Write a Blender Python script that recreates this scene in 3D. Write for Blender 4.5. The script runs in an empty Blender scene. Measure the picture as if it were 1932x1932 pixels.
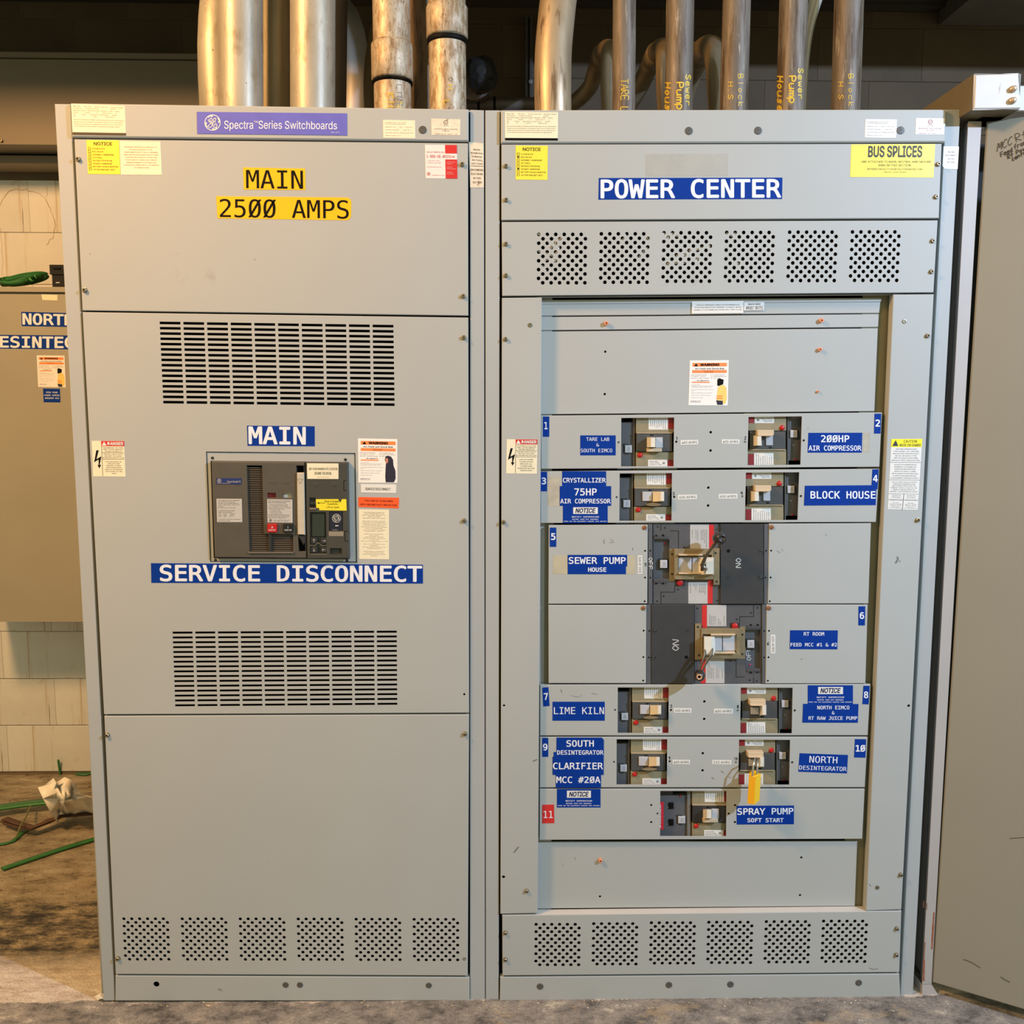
import bpy, math, random, os
from math import sin, cos, tan, pi, radians, atan2
from mathutils import Vector
from mathutils.geometry import delaunay_2d_cdt
random.seed(7)
S = bpy.context.scene
COL = S.collection
# ------------------------------------------------------------------ camera
F = 1786.0; CX = 966.0
PITCH = radians(6.5); D = 2.363; H = 1.582
YAW = math.atan(36/F); ROLL = math.asin(0.0032)
C0 = Vector((0, -D, H))
fw = Vector((sin(YAW)*cos(PITCH), cos(YAW)*cos(PITCH), -sin(PITCH)))
r0 = Vector((cos(YAW), -sin(YAW), 0)); u0 = r0.cross(fw)
rt = r0*cos(ROLL) + u0*sin(ROLL); up = u0*cos(ROLL) - r0*sin(ROLL)
cd = bpy.data.cameras.new('camera'); cam = bpy.data.objects.new('camera', cd); COL.objects.link(cam)
cd.sensor_fit = 'HORIZONTAL'; cd.sensor_width = 36; cd.lens = F/1932*36; cd.clip_start = .05
from mathutils import Matrix
cam.matrix_world = Matrix(((rt.x, up.x, -fw.x, C0.x), (rt.y, up.y, -fw.y, C0.y), (rt.z, up.z, -fw.z, C0.z), (0, 0, 0, 1)))
S.camera = cam
# ------------------------------------------------------------------ world, lights, exposure
S.view_settings.view_transform = 'Standard'; S.view_settings.look = 'None'
S.view_settings.exposure = 0.0; S.view_settings.gamma = 1.0; S.view_settings.use_curve_mapping = False
w = bpy.data.worlds.new('room_bounce'); S.world = w; w.use_nodes = True
bg = w.node_tree.nodes['Background']; bg.inputs[0].default_value = (1.0, 1.0, .66, 1); bg.inputs[1].default_value = .49
def lamp(name, kind, loc, target, energy, color, size=.2, sizey=None, spread=None):
    l = bpy.data.lights.new(name, kind); l.energy = energy; l.color = color
    if kind == 'AREA':
        l.shape = 'RECTANGLE'; l.size = size; l.size_y = sizey or size
        if spread: l.spread = radians(spread)
    else: l.shadow_soft_size = size
    o = bpy.data.objects.new(name, l); COL.objects.link(o); o.location = loc
    o.rotation_euler = (Vector(target)-Vector(loc)).to_track_quat('-Z', 'Y').to_euler()
    return o
KEY = lamp('work_light', 'AREA', (2.95, -2.3, 2.95), (.3, 0, 1.3), 160, (.54, .70, 1.0), .07)
WARM = lamp('sodium_lamp', 'AREA', (-2.3, -1.5, 3.6), (-.9, .3, 1.4), 132, (1.0, .52, .20), .5)

# ------------------------------------------------------------------ geometry of the view: points on real planes
def ray(px, py):
    d = fw + rt*((px-CX)/F) - up*((py-CX)/F)
    return d
def P(px, py, y=0.0):
    d = ray(px, py); t = (y+D)/d.y
    return C0 + d*t
def Pz(px, py, z=0.0):
    d = ray(px, py); t = (z-H)/d.z
    return C0 + d*t
def Ppl(px, py, p0, n):
    d = ray(px, py); t = (Vector(p0)-C0).dot(n)/d.dot(n)
    return C0 + d*t
def proj(p):
    d = Vector(p)-C0; z = d.dot(fw)
    return (CX+F*d.dot(rt)/z, CX-F*d.dot(up)/z)
def mpx(px, py, y):                                     # metres per pixel at a depth
    return (P(px+1, py, y)-P(px, py, y)).length
# ------------------------------------------------------------------ materials
def lin(c):
    return tuple(((v/255)/12.92 if v/255 <= .04045 else ((v/255+.055)/1.055)**2.4) for v in c)
MATS = {}
def mat(name, rgb, rough=.5, metal=0.0, var=.06, scale=9, bump=0.0, bscale=180, stretch=None, spots=None, spec=.5, emit=0):
    """rgb is an sRGB albedo; procedural mottling, optional relief and dirt"""
    if name in MATS: return MATS[name]
    m = bpy.data.materials.new(name); m.use_nodes = True; MATS[name] = m
    nt = m.node_tree; N = nt.nodes; Lk = nt.links; b = N['Principled BSDF']
    c = lin(rgb)
    tc = N.new('ShaderNodeTexCoord'); mp = N.new('ShaderNodeMapping'); Lk.new(tc.outputs['Object'], mp.inputs[0])
    if stretch: mp.inputs['Scale'].default_value = stretch
    n = N.new('ShaderNodeTexNoise'); n.inputs['Scale'].default_value = scale; n.inputs['Detail'].default_value = 5
    Lk.new(mp.outputs[0], n.inputs['Vector'])
    cr = N.new('ShaderNodeValToRGB'); e = cr.color_ramp.elements
    e[0].position = .3; e[1].position = .7
    e[0].color = tuple(x*(1-var) for x in c)+(1,); e[1].color = tuple(min(1, x*(1+var)) for x in c)+(1,)
    Lk.new(n.outputs['Fac'], cr.inputs[0]); out = cr.outputs[0]
    for sp in (spots or []):                             # (rgb, scale, threshold, softness, stretch)
        mp2 = N.new('ShaderNodeMapping'); Lk.new(tc.outputs['Object'], mp2.inputs[0]); mp2.inputs['Scale'].default_value = sp[4] if len(sp) > 4 else (1, 1, 1)
        n2 = N.new('ShaderNodeTexNoise'); n2.inputs['Scale'].default_value = sp[1]; n2.inputs['Detail'].default_value = 6; n2.inputs['Roughness'].default_value = .65
        Lk.new(mp2.outputs[0], n2.inputs['Vector'])
        r2 = N.new('ShaderNodeValToRGB'); r2.color_ramp.elements[0].position = sp[2]; r2.color_ramp.elements[1].position = sp[2]+sp[3]
        Lk.new(n2.outputs['Fac'], r2.inputs[0])
        mx = N.new('ShaderNodeMix'); mx.data_type = 'RGBA'
        Lk.new(r2.outputs[0], mx.inputs['Factor']); Lk.new(out, mx.inputs['A']); mx.inputs['B'].default_value = lin(sp[0])+(1,)
        out = mx.outputs['Result']
    Lk.new(out, b.inputs['Base Color'])
    b.inputs['Roughness'].default_value = rough; b.inputs['Metallic'].default_value = metal
    b.inputs['Specular IOR Level'].default_value = spec
    if bump:
        n3 = N.new('ShaderNodeTexNoise'); n3.inputs['Scale'].default_value = bscale; n3.inputs['Detail'].default_value = 4
        Lk.new(mp.outputs[0], n3.inputs['Vector'])
        bp = N.new('ShaderNodeBump'); bp.inputs['Strength'].default_value = bump; bp.inputs['Distance'].default_value = .002
        Lk.new(n3.outputs['Fac'], bp.inputs['Height']); Lk.new(bp.outputs[0], b.inputs['Normal'])
    if emit:
        Lk.new(out, b.inputs['Emission Color']); b.inputs['Emission Strength'].default_value = emit
    return m
PAINT = mat('switchgear_grey_paint', (172, 175, 170), .50, var=.025, scale=2.5, bump=.05, bscale=900, spec=.35,
            spots=[((150, 148, 138), 5, .70, .10), ((96, 92, 84), 40, .755, .02)])
PAINT2 = mat('frame_grey_paint', (168, 172, 170), .50, var=.03, scale=3, spec=.35, spots=[((95, 90, 80), 30, .78, .03)])
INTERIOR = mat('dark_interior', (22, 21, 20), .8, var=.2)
RAIL = mat('olive_rail_shade', (126, 122, 96), .5, metal=.2, var=.08)  # olive puts the recess shade into the rail colour
WHITE = mat('label_white', (226, 224, 216), .45, var=.02)
CREAM = mat('label_cream', (236, 228, 196), .45, var=.03, scale=30)
BLUE = mat('label_blue', (0, 52, 142), .6, var=.04, scale=30, spec=.15)
BLUEW = mat('label_lettering_white', (232, 234, 240), .45, var=.02)
YEL = mat('label_yellow', (248, 190, 14), .4, var=.03)
NYEL = mat('notice_yellow', (246, 226, 70), .4, var=.03)
BLACK = mat('print_black', (9, 8, 8), .6, var=.05, spec=.15)
GREYP = mat('print_grey', (120, 112, 98), .6, var=.1, scale=200)
BROWNP = mat('print_brown', (150, 125, 70), .6, var=.1)
RED = mat('print_red', (205, 44, 42), .4, var=.04)
ORANGE = mat('print_orange', (240, 120, 50), .45, var=.04)
VIOLET = mat('nameplate_violet', (104, 104, 196), .35, var=.05, scale=25)
SCREW = mat('zinc_screw', (150, 140, 120), .35, metal=.8, var=.15, scale=300)
RUSTY = mat('rusty_screw', (150, 104, 74), .6, metal=.4, var=.3, scale=400)
COPPER = mat('copper_insert', (222, 150, 112), .45, metal=.1, var=.1, scale=200)
PLUGM = mat('plug_plastic', (84, 82, 76), .45, var=.1)
CHAR = mat('charcoal_moulding', (74, 74, 72), .45, var=.08, scale=40, bump=.05, bscale=500)
CHAR2 = mat('black_moulding', (48, 48, 48), .42, var=.08, scale=40, bump=.05, bscale=500)
SLATE = mat('slate_moulding', (88, 90, 94), .42, var=.06, scale=40)
OLIVE = mat('olive_moulding', (142, 132, 102), .5, var=.08, scale=50, bump=.04, bscale=400)
BRASS = mat('brassy_steel', (146, 130, 98), .45, metal=.3, var=.12, scale=60)
HANDLE = mat('cream_handle', (225, 218, 200), .45, var=.04, scale=60)
PALEG = mat('pale_grey_moulding', (184, 186, 190), .45, var=.03)
REDB = mat('red_button', (186, 26, 28), .35, var=.05)
DRED = mat('dark_red_print', (150, 34, 38), .5, var=.08)
LGREY = mat('label_grey', (188, 186, 180), .5, var=.03, scale=60)
# ------------------------------------------------------------------ mesh builder
class MB:
    def __init__(s): s.v = []; s.f = []; s.sm = []
    def add(s, vs, fs, smooth=False):
        o = len(s.v); s.v += [Vector(v) for v in vs]
        for f in fs: s.f.append(tuple(i+o for i in f)); s.sm.append(smooth)
        return s
    def box(s, a, b):
        x0, y0, z0 = a; x1, y1, z1 = b
        return s.add([(x0, y0, z0), (x1, y0, z0), (x1, y1, z0), (x0, y1, z0), (x0, y0, z1), (x1, y0, z1), (x1, y1, z1), (x0, y1, z1)],
                     [(0, 3, 2, 1), (4, 5, 6, 7), (0, 1, 5, 4), (1, 2, 6, 5), (2, 3, 7, 6), (3, 0, 4, 7)])
    def quad(s, q, yf, yb, bev=0.0006, back=True):
        """px quad (TL TR BR BL) on plane yf, extruded straight back to yb, chamfered front edge"""
        c = [P(x, y, yf) for x, y in q]
        cen = sum(c, Vector())/4
        inn = []
        for i in range(4):
            p = c[i]; a = (c[i-1]-p).normalized(); b = (c[(i+1) % 4]-p).normalized()
            inn.append(p+(a+b)*bev)
        vs = inn+[p+Vector((0, bev, 0)) for p in c]+[Vector((p.x, yb, p.z)) for p in c]
        fs = [(3, 2, 1, 0)]
        for i in range(4):
            j = (i+1) % 4
            fs += [(i, j, 4+j, 4+i), (4+i, 4+j, 8+j, 8+i)]
        if back: fs.append((8, 9, 10, 11))
        return s.add(vs, fs)
    def rect(s, x0, y0, x1, y1, yf, yb, bev=.0004):
        return s.quad([(x0, y0), (x1, y0), (x1, y1), (x0, y1)], yf, yb, bev)
    def frustum(s, B, yb, T, yf):
        """px rect B on plane yb tapering to px rect T on plane yf"""
        b = [P(x, y, yb) for x, y in ((B[0], B[1]), (B[2], B[1]), (B[2], B[3]), (B[0], B[3]))]
        t = [P(x, y, yf) for x, y in ((T[0], T[1]), (T[2], T[1]), (T[2], T[3]), (T[0], T[3]))]
        fs = [(7, 6, 5, 4)]
        for i in range(4):
            j = (i+1) % 4; fs.append((4+i, 4+j, j, i))
        return s.add(b+t, fs)
    def poly(s, pts, yf, yb):
        """px polygon extruded"""
        c = [P(x, y, yf) for x, y in pts]; n = len(c)
        area = sum(pts[i][0]*pts[(i+1) % n][1]-pts[(i+1) % n][0]*pts[i][1] for i in range(n))
        if area < 0: c = c[::-1]
        fs = [tuple(range(n-1, -1, -1))]
        for i in range(n): fs.append((i, (i+1) % n, n+(i+1) % n, n+i))
        return s.add(c+[Vector((p.x, yb, p.z)) for p in c], fs)
    def lathe(s, o, axis, prof, n=16, smooth=True):
        """profile [(r, h)] about axis from o"""
        axis = Vector(axis).normalized(); a = axis.orthogonal().normalized(); b = axis.cross(a)
        vs = []; fs = []
        for r, h in prof:
            for k in range(n):
                t = 2*pi*k/n; vs.append(Vector(o)+axis*h+(a*cos(t)+b*sin(t))*r)
        for i in range(len(prof)-1):
            for k in range(n):
                k2 = (k+1) % n; fs.append((i*n+k, i*n+k2, (i+1)*n+k2, (i+1)*n+k))
        fs.append(tuple(range((len(prof)-1)*n, len(prof)*n)))
        fs.append(tuple(range(n-1, -1, -1)))
        return s.add(vs, fs, smooth)
    def tube(s, path, r, n=16, caps=True, flat=None):
        path = [Vector(p) for p in path]; rs = r if isinstance(r, (list, tuple)) else [r]*len(path)
        t0 = (path[1]-path[0]).normalized(); a = t0.orthogonal().normalized()
        vs = []; fs = []
        for i, p in enumerate(path):
            t = (path[min(i+1, len(path)-1)]-path[max(i-1, 0)]).normalized()
            a = (a-t*a.dot(t)).normalized(); b = t.cross(a)
            for k in range(n):
                g = 2*pi*k/n; vs.append(p+(a*cos(g)+b*sin(g)*(flat or 1))*rs[i])
        for i in range(len(path)-1):
            for k in range(n):
                k2 = (k+1) % n; fs.append((i*n+k, i*n+k2, (i+1)*n+k2, (i+1)*n+k))
        s.add(vs, fs, True)
        if caps:
            m = len(path)-1
            s.add([vs[k] for k in range(n)], [tuple(range(n-1, -1, -1))]); s.add([vs[m*n+k] for k in range(n)], [tuple(range(n))])
        return s
    def build(s, name, m, parent=None, **props):
        me = bpy.data.meshes.new(name); L = ROOTLOC.get(parent.name, Vector()) if parent else Vector()
        me.from_pydata([v-L for v in s.v], [], s.f); me.materials.append(m)
        me.polygons.foreach_set('use_smooth', s.sm); me.update()
        o = bpy.data.objects.new(name, me); COL.objects.link(o)
        if parent: o.parent = parent
        ROOTLOC[o.name] = L
        for k, v in props.items(): o[k] = v
        return o
ROOTLOC = {}
def thing(name, label, cat, loc, group=None):
    o = bpy.data.objects.new(name, None); COL.objects.link(o); o.empty_display_size = .05
    o.location = loc; ROOTLOC[o.name] = Vector(loc); o['label'] = label; o['category'] = cat
    if group: o['group'] = group
    return o
def R(x0, y0, x1, y1): return [(x0, y0), (x1, y0), (x1, y1), (x0, y1)]
def sub(q, u0, v0, u1, v1):
    def at(u, v):
        a = [q[0][i]*(1-u)+q[1][i]*u for i in (0, 1)]; b = [q[3][i]*(1-u)+q[2][i]*u for i in (0, 1)]
        return (a[0]*(1-v)+b[0]*v, a[1]*(1-v)+b[1]*v)
    return [at(u0, v0), at(u1, v0), at(u1, v1), at(u0, v1)]
# sheet-metal plate with real holes
def plate(name, q, yf, m, parent, holes=(), slots=(), ret=.018, bev=.0012, sheet=.002, **props):
    """holes: (px, py, rpx); slots: px quads. front face triangulated around them, walls behind each opening"""
    c = [P(x, y, yf) for x, y in q]
    inn = []
    for i in range(4):
        p = c[i]; a = (c[i-1]-p).normalized(); b = (c[(i+1) % 4]-p).normalized(); inn.append(p+(a+b)*bev)
    mb = MB()
    loops = []
    for (hx, hy, hr) in holes:
        o = P(hx, hy, yf); r = hr*mpx(hx, hy, yf); k = 12 if hr < 5 else 20
        loops.append([(o.x+r*cos(2*pi*i/k), o.z+r*sin(2*pi*i/k)) for i in range(k)])
    for sq in slots:
        loops.append([(P(x, y, yf).x, P(x, y, yf).z) for x, y in sq])
    if loops:
        V2 = [Vector((p.x, p.z)) for p in inn]; E = [(i, (i+1) % 4) for i in range(4)]
        for lp in loops:
            o = len(V2); V2 += [Vector(p) for p in lp]; E += [(o+i, o+(i+1) % len(lp)) for i in range(len(lp))]
        rv, re_, rf, ov, oe, of = delaunay_2d_cdt(V2, E, [], 0, 1e-7)
        fs = []; bb = [(min(p[0] for p in lp), max(p[0] for p in lp), min(p[1] for p in lp), max(p[1] for p in lp), lp) for lp in loops]
        def inside(x, z):
            for b in bb:
                if b[0] < x < b[1] and b[2] < z < b[3]:
                    lp = b[4]; c_ = False
                    for i in range(len(lp)):
                        xa, za = lp[i]; xc, zc = lp[i-1]
                        if (za > z) != (zc > z) and x < (xc-xa)*(z-za)/(zc-za)+xa: c_ = not c_
                    if c_: return True
            return False
        for f in rf:
            if inside(sum(rv[i].x for i in f)/len(f), sum(rv[i].y for i in f)/len(f)): continue
            a = sum(rv[f[i]].x*rv[f[(i+1) % len(f)]].y-rv[f[(i+1) % len(f)]].x*rv[f[i]].y for i in range(len(f)))
            fs.append(tuple(f) if a > 0 else tuple(reversed(f)))
        mb.add([(p.x, yf, p.y) for p in rv], fs)
        for lp in loops:
            n = len(lp); mb.add([(x, yf, z) for x, z in lp]+[(x, yf+sheet, z) for x, z in lp], [(i, (i+1) % n, n+(i+1) % n, n+i) for i in range(n)])
    else: mb.add(inn, [(3, 2, 1, 0)])
    vs = inn+[p+Vector((0, bev, 0)) for p in c]+[Vector((p.x, yf+ret, p.z)) for p in c]
    fs = []
    for i in range(4):
        j = (i+1) % 4; fs += [(i, j, 4+j, 4+i), (4+i, 4+j, 8+j, 8+i)]
    mb.add(vs, fs)
    return mb.build(name, m, parent, **props)
# ------------------------------------------------------------------ lettering
fp = os.path.join(bpy.utils.resource_path('LOCAL'), 'datafiles', 'fonts')
def font(n):
    try: return bpy.data.fonts.load(os.path.join(fp, n))
    except Exception: return None
FONTS = {'mono': font('DejaVuSansMono.woff2'), 'sans': font('Inter.woff2')}
TC = {}
def glyphs(s, fnt='mono', off=0.0, res=3):
    k = (s, fnt, off, res)
    if k in TC: return TC[k]
    if off:                                              # bolder weight: the same outline struck several times
        v0, f0 = glyphs(s, fnt, 0.0, res); d = off*(.68 if off > .012 else .6); vs, fs = [], []
        for q_, (dx, dy) in enumerate(((0, 0), (d, 0), (-d, 0), (0, d), (0, -d), (d*.7, d*.7), (-d*.7, d*.7), (d*.7, -d*.7), (-d*.7, -d*.7)) if off > .012 and res > 1 else ((-d*.6, 0), (d*.6, 0))):
            o = len(vs); vs += [(v[0]+dx, v[1]+dy, q_) for v in v0]; fs += [tuple(i+o for i in f) for f in f0]
        TC[k] = (vs, fs); return TC[k]
    c = bpy.data.curves.new('t', 'FONT'); c.body = s.replace('\u00d8', 'O'); c.resolution_u = res
    if FONTS.get(fnt): c.font = FONTS[fnt]
    o = bpy.data.objects.new('t', c); me = bpy.data.meshes.new_from_object(o)
    vs = [(v.co.x, v.co.y, 0) for v in me.vertices]; fs = [tuple(p.vertices) for p in me.polygons]
    bpy.data.objects.remove(o); bpy.data.curves.remove(c); bpy.data.meshes.remove(me)
    if '\u00d8' in s:
        if 'adv' not in TC:
            g1 = max(v[0] for v in glyphs('H', fnt, 0.0, res)[0]); g2 = max(v[0] for v in glyphs('HH', fnt, 0.0, res)[0]); TC['adv'] = g2-g1
            hv = [v[1] for v in glyphs('H', fnt, 0.0, res)[0]]; TC['cap'] = max(hv)
        ad, cp = TC['adv'], TC['cap']
        for i, ch in enumerate(s):
            if ch == '\u00d8':
                x0, x1 = ad*(i+.14), ad*(i+.86); n = len(vs); t = .035
                vs += [(x0-t, 0, 9), (x0+t, 0, 9), (x1+t, cp, 9), (x1-t, cp, 9)]; fs.append((n, n+1, n+2, n+3))
    TC[k] = (vs, fs); return TC[k]
def T(parent, s, q, y, m, fnt='mono', off=0.02, res=3, rot=0, name='lettering', mb=None, mapf=None, shear=0):
    if len(q) == 4 and not isinstance(q[0], (tuple, list)): q = R(*q)
    if rot == 90: q = [q[1], q[2], q[3], q[0]]
    if rot == -90: q = [q[3], q[0], q[1], q[2]]
    if rot == 180: q = [q[2], q[3], q[0], q[1]]
    vs, fs = glyphs(s, fnt, off, res)
    if not vs: return
    if shear: vs = [(a+shear*b, b, k) for a, b, k in vs]
    x0 = min(v[0] for v in vs); x1 = max(v[0] for v in vs); y0 = min(v[1] for v in vs); y1 = max(v[1] for v in vs)
    out = []
    for a, b, k in vs:
        p = sub(q, (a-x0)/(x1-x0), (y1-b)/(y1-y0), 0, 0)[0]
        out.append(mapf(*p) if mapf else P(p[0], p[1], y-k*3e-5))
    own = mb is None
    mb = mb or MB(); mb.add(out, fs)
    if own: return mb.build(name, m, parent)
def para(parent, lines, q, y, m, align='c', fnt='sans', off=0.01, res=1, cap=.62, mb=None, name='lettering', full=None):
    """several small lines sharing one scale inside px quad q"""
    n = len(lines); own = mb is None; mb = mb or MB()
    W = full or max((max((v[0] for v in glyphs(l, fnt, off, res)[0]), default=0) for l in lines if l), default=1)
    for i, l in enumerate(lines):
        if not l: continue
        vs, fs = glyphs(l, fnt, off, res)
        lw = max(v[0] for v in vs)
        x = {'c': (W-lw)/2, 'l': 0, 'r': W-lw}[align]
        base = (i+.5+cap/2)/n; out = []
        for a, b, k in vs:
            p = sub(q, (a+x)/W, base-b/.72*cap/n, 0, 0)[0]; out.append(P(p[0], p[1], y-k*3e-5))
        mb.add(out, fs)
    if own: return mb.build(name, m, parent)
def label(parent, q, y, m, name='label', t=.0006, **props):
    return MB().quad(q, y-t, y, .00015).build(name, m, parent, **props)
# hand-drawn strokes (unit box, y up)
ST = {'T': [[(0, 1), (1, 1)], [(.5, 1), (.5, 0)]], 'A': [[(0, 0), (.5, 1), (1, 0)], [(.2, .38), (.8, .38)]], 'R': [[(0, 0), (0, 1), (.7, .95), (.75, .6), (0, .5), (.9, 0)]],
 'E': [[(.9, 1), (0, 1), (0, 0), (.9, 0)], [(0, .5), (.7, .5)]], 'L': [[(0, 1), (0, 0), (.8, 0)]], 'S': [[(.9, .85), (.5, 1), (.1, .78), (.5, .5), (.9, .25), (.5, 0), (.05, .15)]],
 'e': [[(.1, .35), (.85, .4), (.7, .65), (.3, .65), (.05, .3), (.35, 0), (.85, .1)]], 'w': [[(0, .65), (.25, 0), (.5, .5), (.75, 0), (1, .65)]],
 'r': [[(.1, .65), (.1, 0)], [(.1, .4), (.4, .65), (.8, .6)]], 'P': [[(0, 0), (0, 1), (.75, .9), (.75, .5), (0, .45)]], 'u': [[(0, .65), (.05, .1), (.5, 0), (.8, .2), (.85, .65)], [(.85, .3), (.9, 0)]],
 'm': [[(0, 0), (0, .65)], [(0, .5), (.3, .65), (.45, .45), (.45, 0)], [(.45, .45), (.75, .65), (.95, .45), (.95, 0)]], 'p': [[(0, -.35), (0, .65), (.6, .65), (.75, .3), (.5, 0), (0, .05)]],
 'H': [[(0, 1), (0, 0)], [(.85, 1), (.85, 0)], [(0, .5), (.85, .5)]], 'o': [[(.4, 0), (.05, .3), (.4, .65), (.8, .35), (.4, 0)]], 's': [[(.8, .55), (.3, .65), (.3, .4), (.7, .25), (.5, 0), (.05, .08)]],
 'B': [[(0, 0), (0, 1), (.65, .9), (.6, .58), (0, .5), (.8, .3), (.6, 0), (0, 0)]], 'l': [[(.4, 1), (.4, 0)]], 'c': [[(.8, .55), (.35, .65), (.05, .3), (.35, 0), (.8, .1)]],
 'k': [[(.1, 1), (.1, 0)], [(.75, .65), (.1, .3), (.8, 0)]], '.': [[(.3, 0), (.4, .06)]], 'K': [[(0, 1), (0, 0)], [(.8, 1), (0, .45), (.85, 0)]], 'I': [[(.4, 1), (.4, 0)]],
 'M': [[(0, 0), (.1, 1), (.5, .3), (.85, 1), (1, 0)]], 'C': [[(.9, .85), (.5, 1), (.05, .5), (.45, 0), (.95, .15)]], 't': [[(.4, 1), (.35, 0)], [(0, .6), (.85, .65)]],
 'F': [[(.9, 1), (0, 1), (0, 0)], [(0, .5), (.7, .5)]], 'd': [[(.75, 1), (.7, 0)], [(.7, .5), (.3, .6), (.05, .3), (.3, 0), (.7, .15)]], 'f': [[(.8, .95), (.4, .9), (.35, 0)], [(0, .55), (.75, .55)]],
 'O': [[(.5, 0), (.05, .45), (.4, 1), (.9, .6), (.5, 0)]], 'N': [[(0, 0), (.05, 1), (.8, 0), (.9, 1)]], 'n': [[(0, 0), (0, .65)], [(0, .45), (.4, .65), (.75, .45), (.8, 0)]],
 '1': [[(.2, .8), (.5, 1), (.5, 0)]], '2': [[(.1, .8), (.5, 1), (.8, .7), (.1, 0), (.9, 0)]], '3': [[(.1, .9), (.7, .95), (.4, .55), (.8, .3), (.4, 0), (.05, .15)]],
 '4': [[(.3, 1), (0, .45), (.9, .45)], [(.65, .9), (.6, 0)]], '5': [[(.9, 1), (.2, 1), (.1, .55), (.7, .6), (.8, .2), (.4, 0), (.05, .1)]], '6': [[(.7, 1), (.1, .4), (.4, 0), (.8, .25), (.5, .5), (.15, .3)]],
 '7': [[(.05, 1), (.85, 1), (.35, 0)]], '8': [[(.5, .5), (.15, .75), (.5, 1), (.8, .75), (.15, .25), (.5, 0), (.85, .25), (.5, .5)]], '9': [[(.75, .6), (.3, .5), (.15, .8), (.6, 1), (.75, .6), (.5, 0)]],
 '0': [[(.5, 0), (.1, .5), (.5, 1), (.85, .5), (.5, 0)]], ' ': []}
STK = [0]
def stroke(mb, pts, w, f):
    """ribbon of px width w through px points, mapped by f"""
    pts = [Vector(p) for p in pts]
    if len(pts) > 2:                                     # Catmull-Rom rounding
        q = []
        for i in range(len(pts)-1):
            p0 = pts[max(i-1, 0)]; p1 = pts[i]; p2 = pts[i+1]; p3 = pts[min(i+2, len(pts)-1)]
            for k in range(4):
                t = k/4; q.append(.5*((2*p1)+(p2-p0)*t+(2*p0-5*p1+4*p2-p3)*t*t+(3*p1-p0-3*p2+p3)*t**3))
        q.append(pts[-1]); pts = q
    elif len(pts) == 2: pts = [pts[0].lerp(pts[1], i/6) for i in range(7)]
    STK[0] = (STK[0]+1) % 12; lift = Vector((0, -2e-5*STK[0], 0))
    L = []; Rr = []
    for i, p in enumerate(pts):
        t = pts[min(i+1, len(pts)-1)]-pts[max(i-1, 0)]
        t = t.normalized() if t.length > 1e-6 else Vector((1, 0)); n = Vector((-t.y, t.x))*w/2
        e = -t*w*.35 if i == 0 else (t*w*.35 if i == len(pts)-1 else Vector((0, 0)))
        L.append(f(*(p+n+e))+lift); Rr.append(f(*(p-n+e))+lift)
    n = len(pts); mb.add(L+Rr, [(i, n+i, n+i+1, i+1) for i in range(n-1)])
def hand(parent, s, org, ux, uy, adv, w, f, m, name='handwriting', mb=None):
    """org px of first letter's base; ux, uy px vectors of letter width and height; adv in ux units"""
    own = mb is None; mb = mb or MB(); ox = 0
    for ch in s:
        for pl in ST.get(ch, []):
            stroke(mb, [(org[0]+ux[0]*(ox+a)+uy[0]*b, org[1]+ux[1]*(ox+a)+uy[1]*b) for a, b in pl], w, f)
        ox += adv
    if own: return mb.build(name, m, parent)
# shared screw meshes
def screw_mesh(nm, prof, m, n=12):
    mb = MB(); mb.lathe((0, 0, 0), (0, -1, 0), prof, n, True)
    me = bpy.data.meshes.new(nm); me.from_pydata(mb.v, [], mb.f); me.materials.append(m); me.polygons.foreach_set('use_smooth', [False]*len(mb.f)); return me
SCR = screw_mesh('screw', [(.0072, 0), (.0070, .0012), (.0058, .0016), (.0056, .0062), (.0046, .0072), (.0030, .0072), (.0028, .0032), (.0001, .0032)], SCREW)
RSC = screw_mesh('screw', [(.0066, 0), (.0062, .002), (.0045, .0034), (.002, .0036), (.0018, .0022), (.0001, .0022)], RUSTY)
RING = screw_mesh('insert', [(.0062, 0), (.0060, .0012), (.0044, .0014), (.0042, -.016), (.0001, -.016)], SCREW)
CPI = screw_mesh('insert', [(.0062, 0), (.0062, .009), (.0052, .010), (.0028, .010), (.0026, .004), (.0001, .004)], COPPER)
PLG = screw_mesh('plug', [(.0094, 0), (.0094, .0006), (.0084, .0016), (.0030, .0018), (.0020, .0012), (.0001, .0012)], PLUGM, 20)
MSC = screw_mesh('screw', [(.0042, 0), (.0040, .0010), (.0032, .0012), (.0030, .0004), (.0018, .0004), (.0016, .0010), (.0001, .0010)], CHAR2)
def inst(me, name, parent, px, py, y, s=1.0):
    o = bpy.data.objects.new(name, me); COL.objects.link(o); o.parent = parent
    o.location = P(px, py, y)-ROOTLOC[parent.name]; o.scale = (s,)*3; return o
def perfs(blocks, pitch, rowsp, r):
    h = []
    for bx, by in blocks:
        for j in range(12):
            y = by+j*rowsp
            for i in range(6):
                x = bx+i*pitch+(pitch/2 if j % 2 else 0)
                h.append((x-(x-916)/15500*(j*rowsp), y, r))
    return h
def slotgrid(q, nc, nr, hgt, wf):
    out = []
    for j in range(nr):
        for i in range(nc):
            a = sub(q, i/(nc-1)*(1-wf), j/(nr-1), 0, 0)[0]; b = sub(q, i/(nc-1)*(1-wf)+wf, j/(nr-1), 0, 0)[0]
            out.append([(a[0], a[1]-hgt/2), (b[0], b[1]-hgt/2), (b[0], b[1]+hgt/2), (a[0], a[1]+hgt/2)])
    return out
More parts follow.
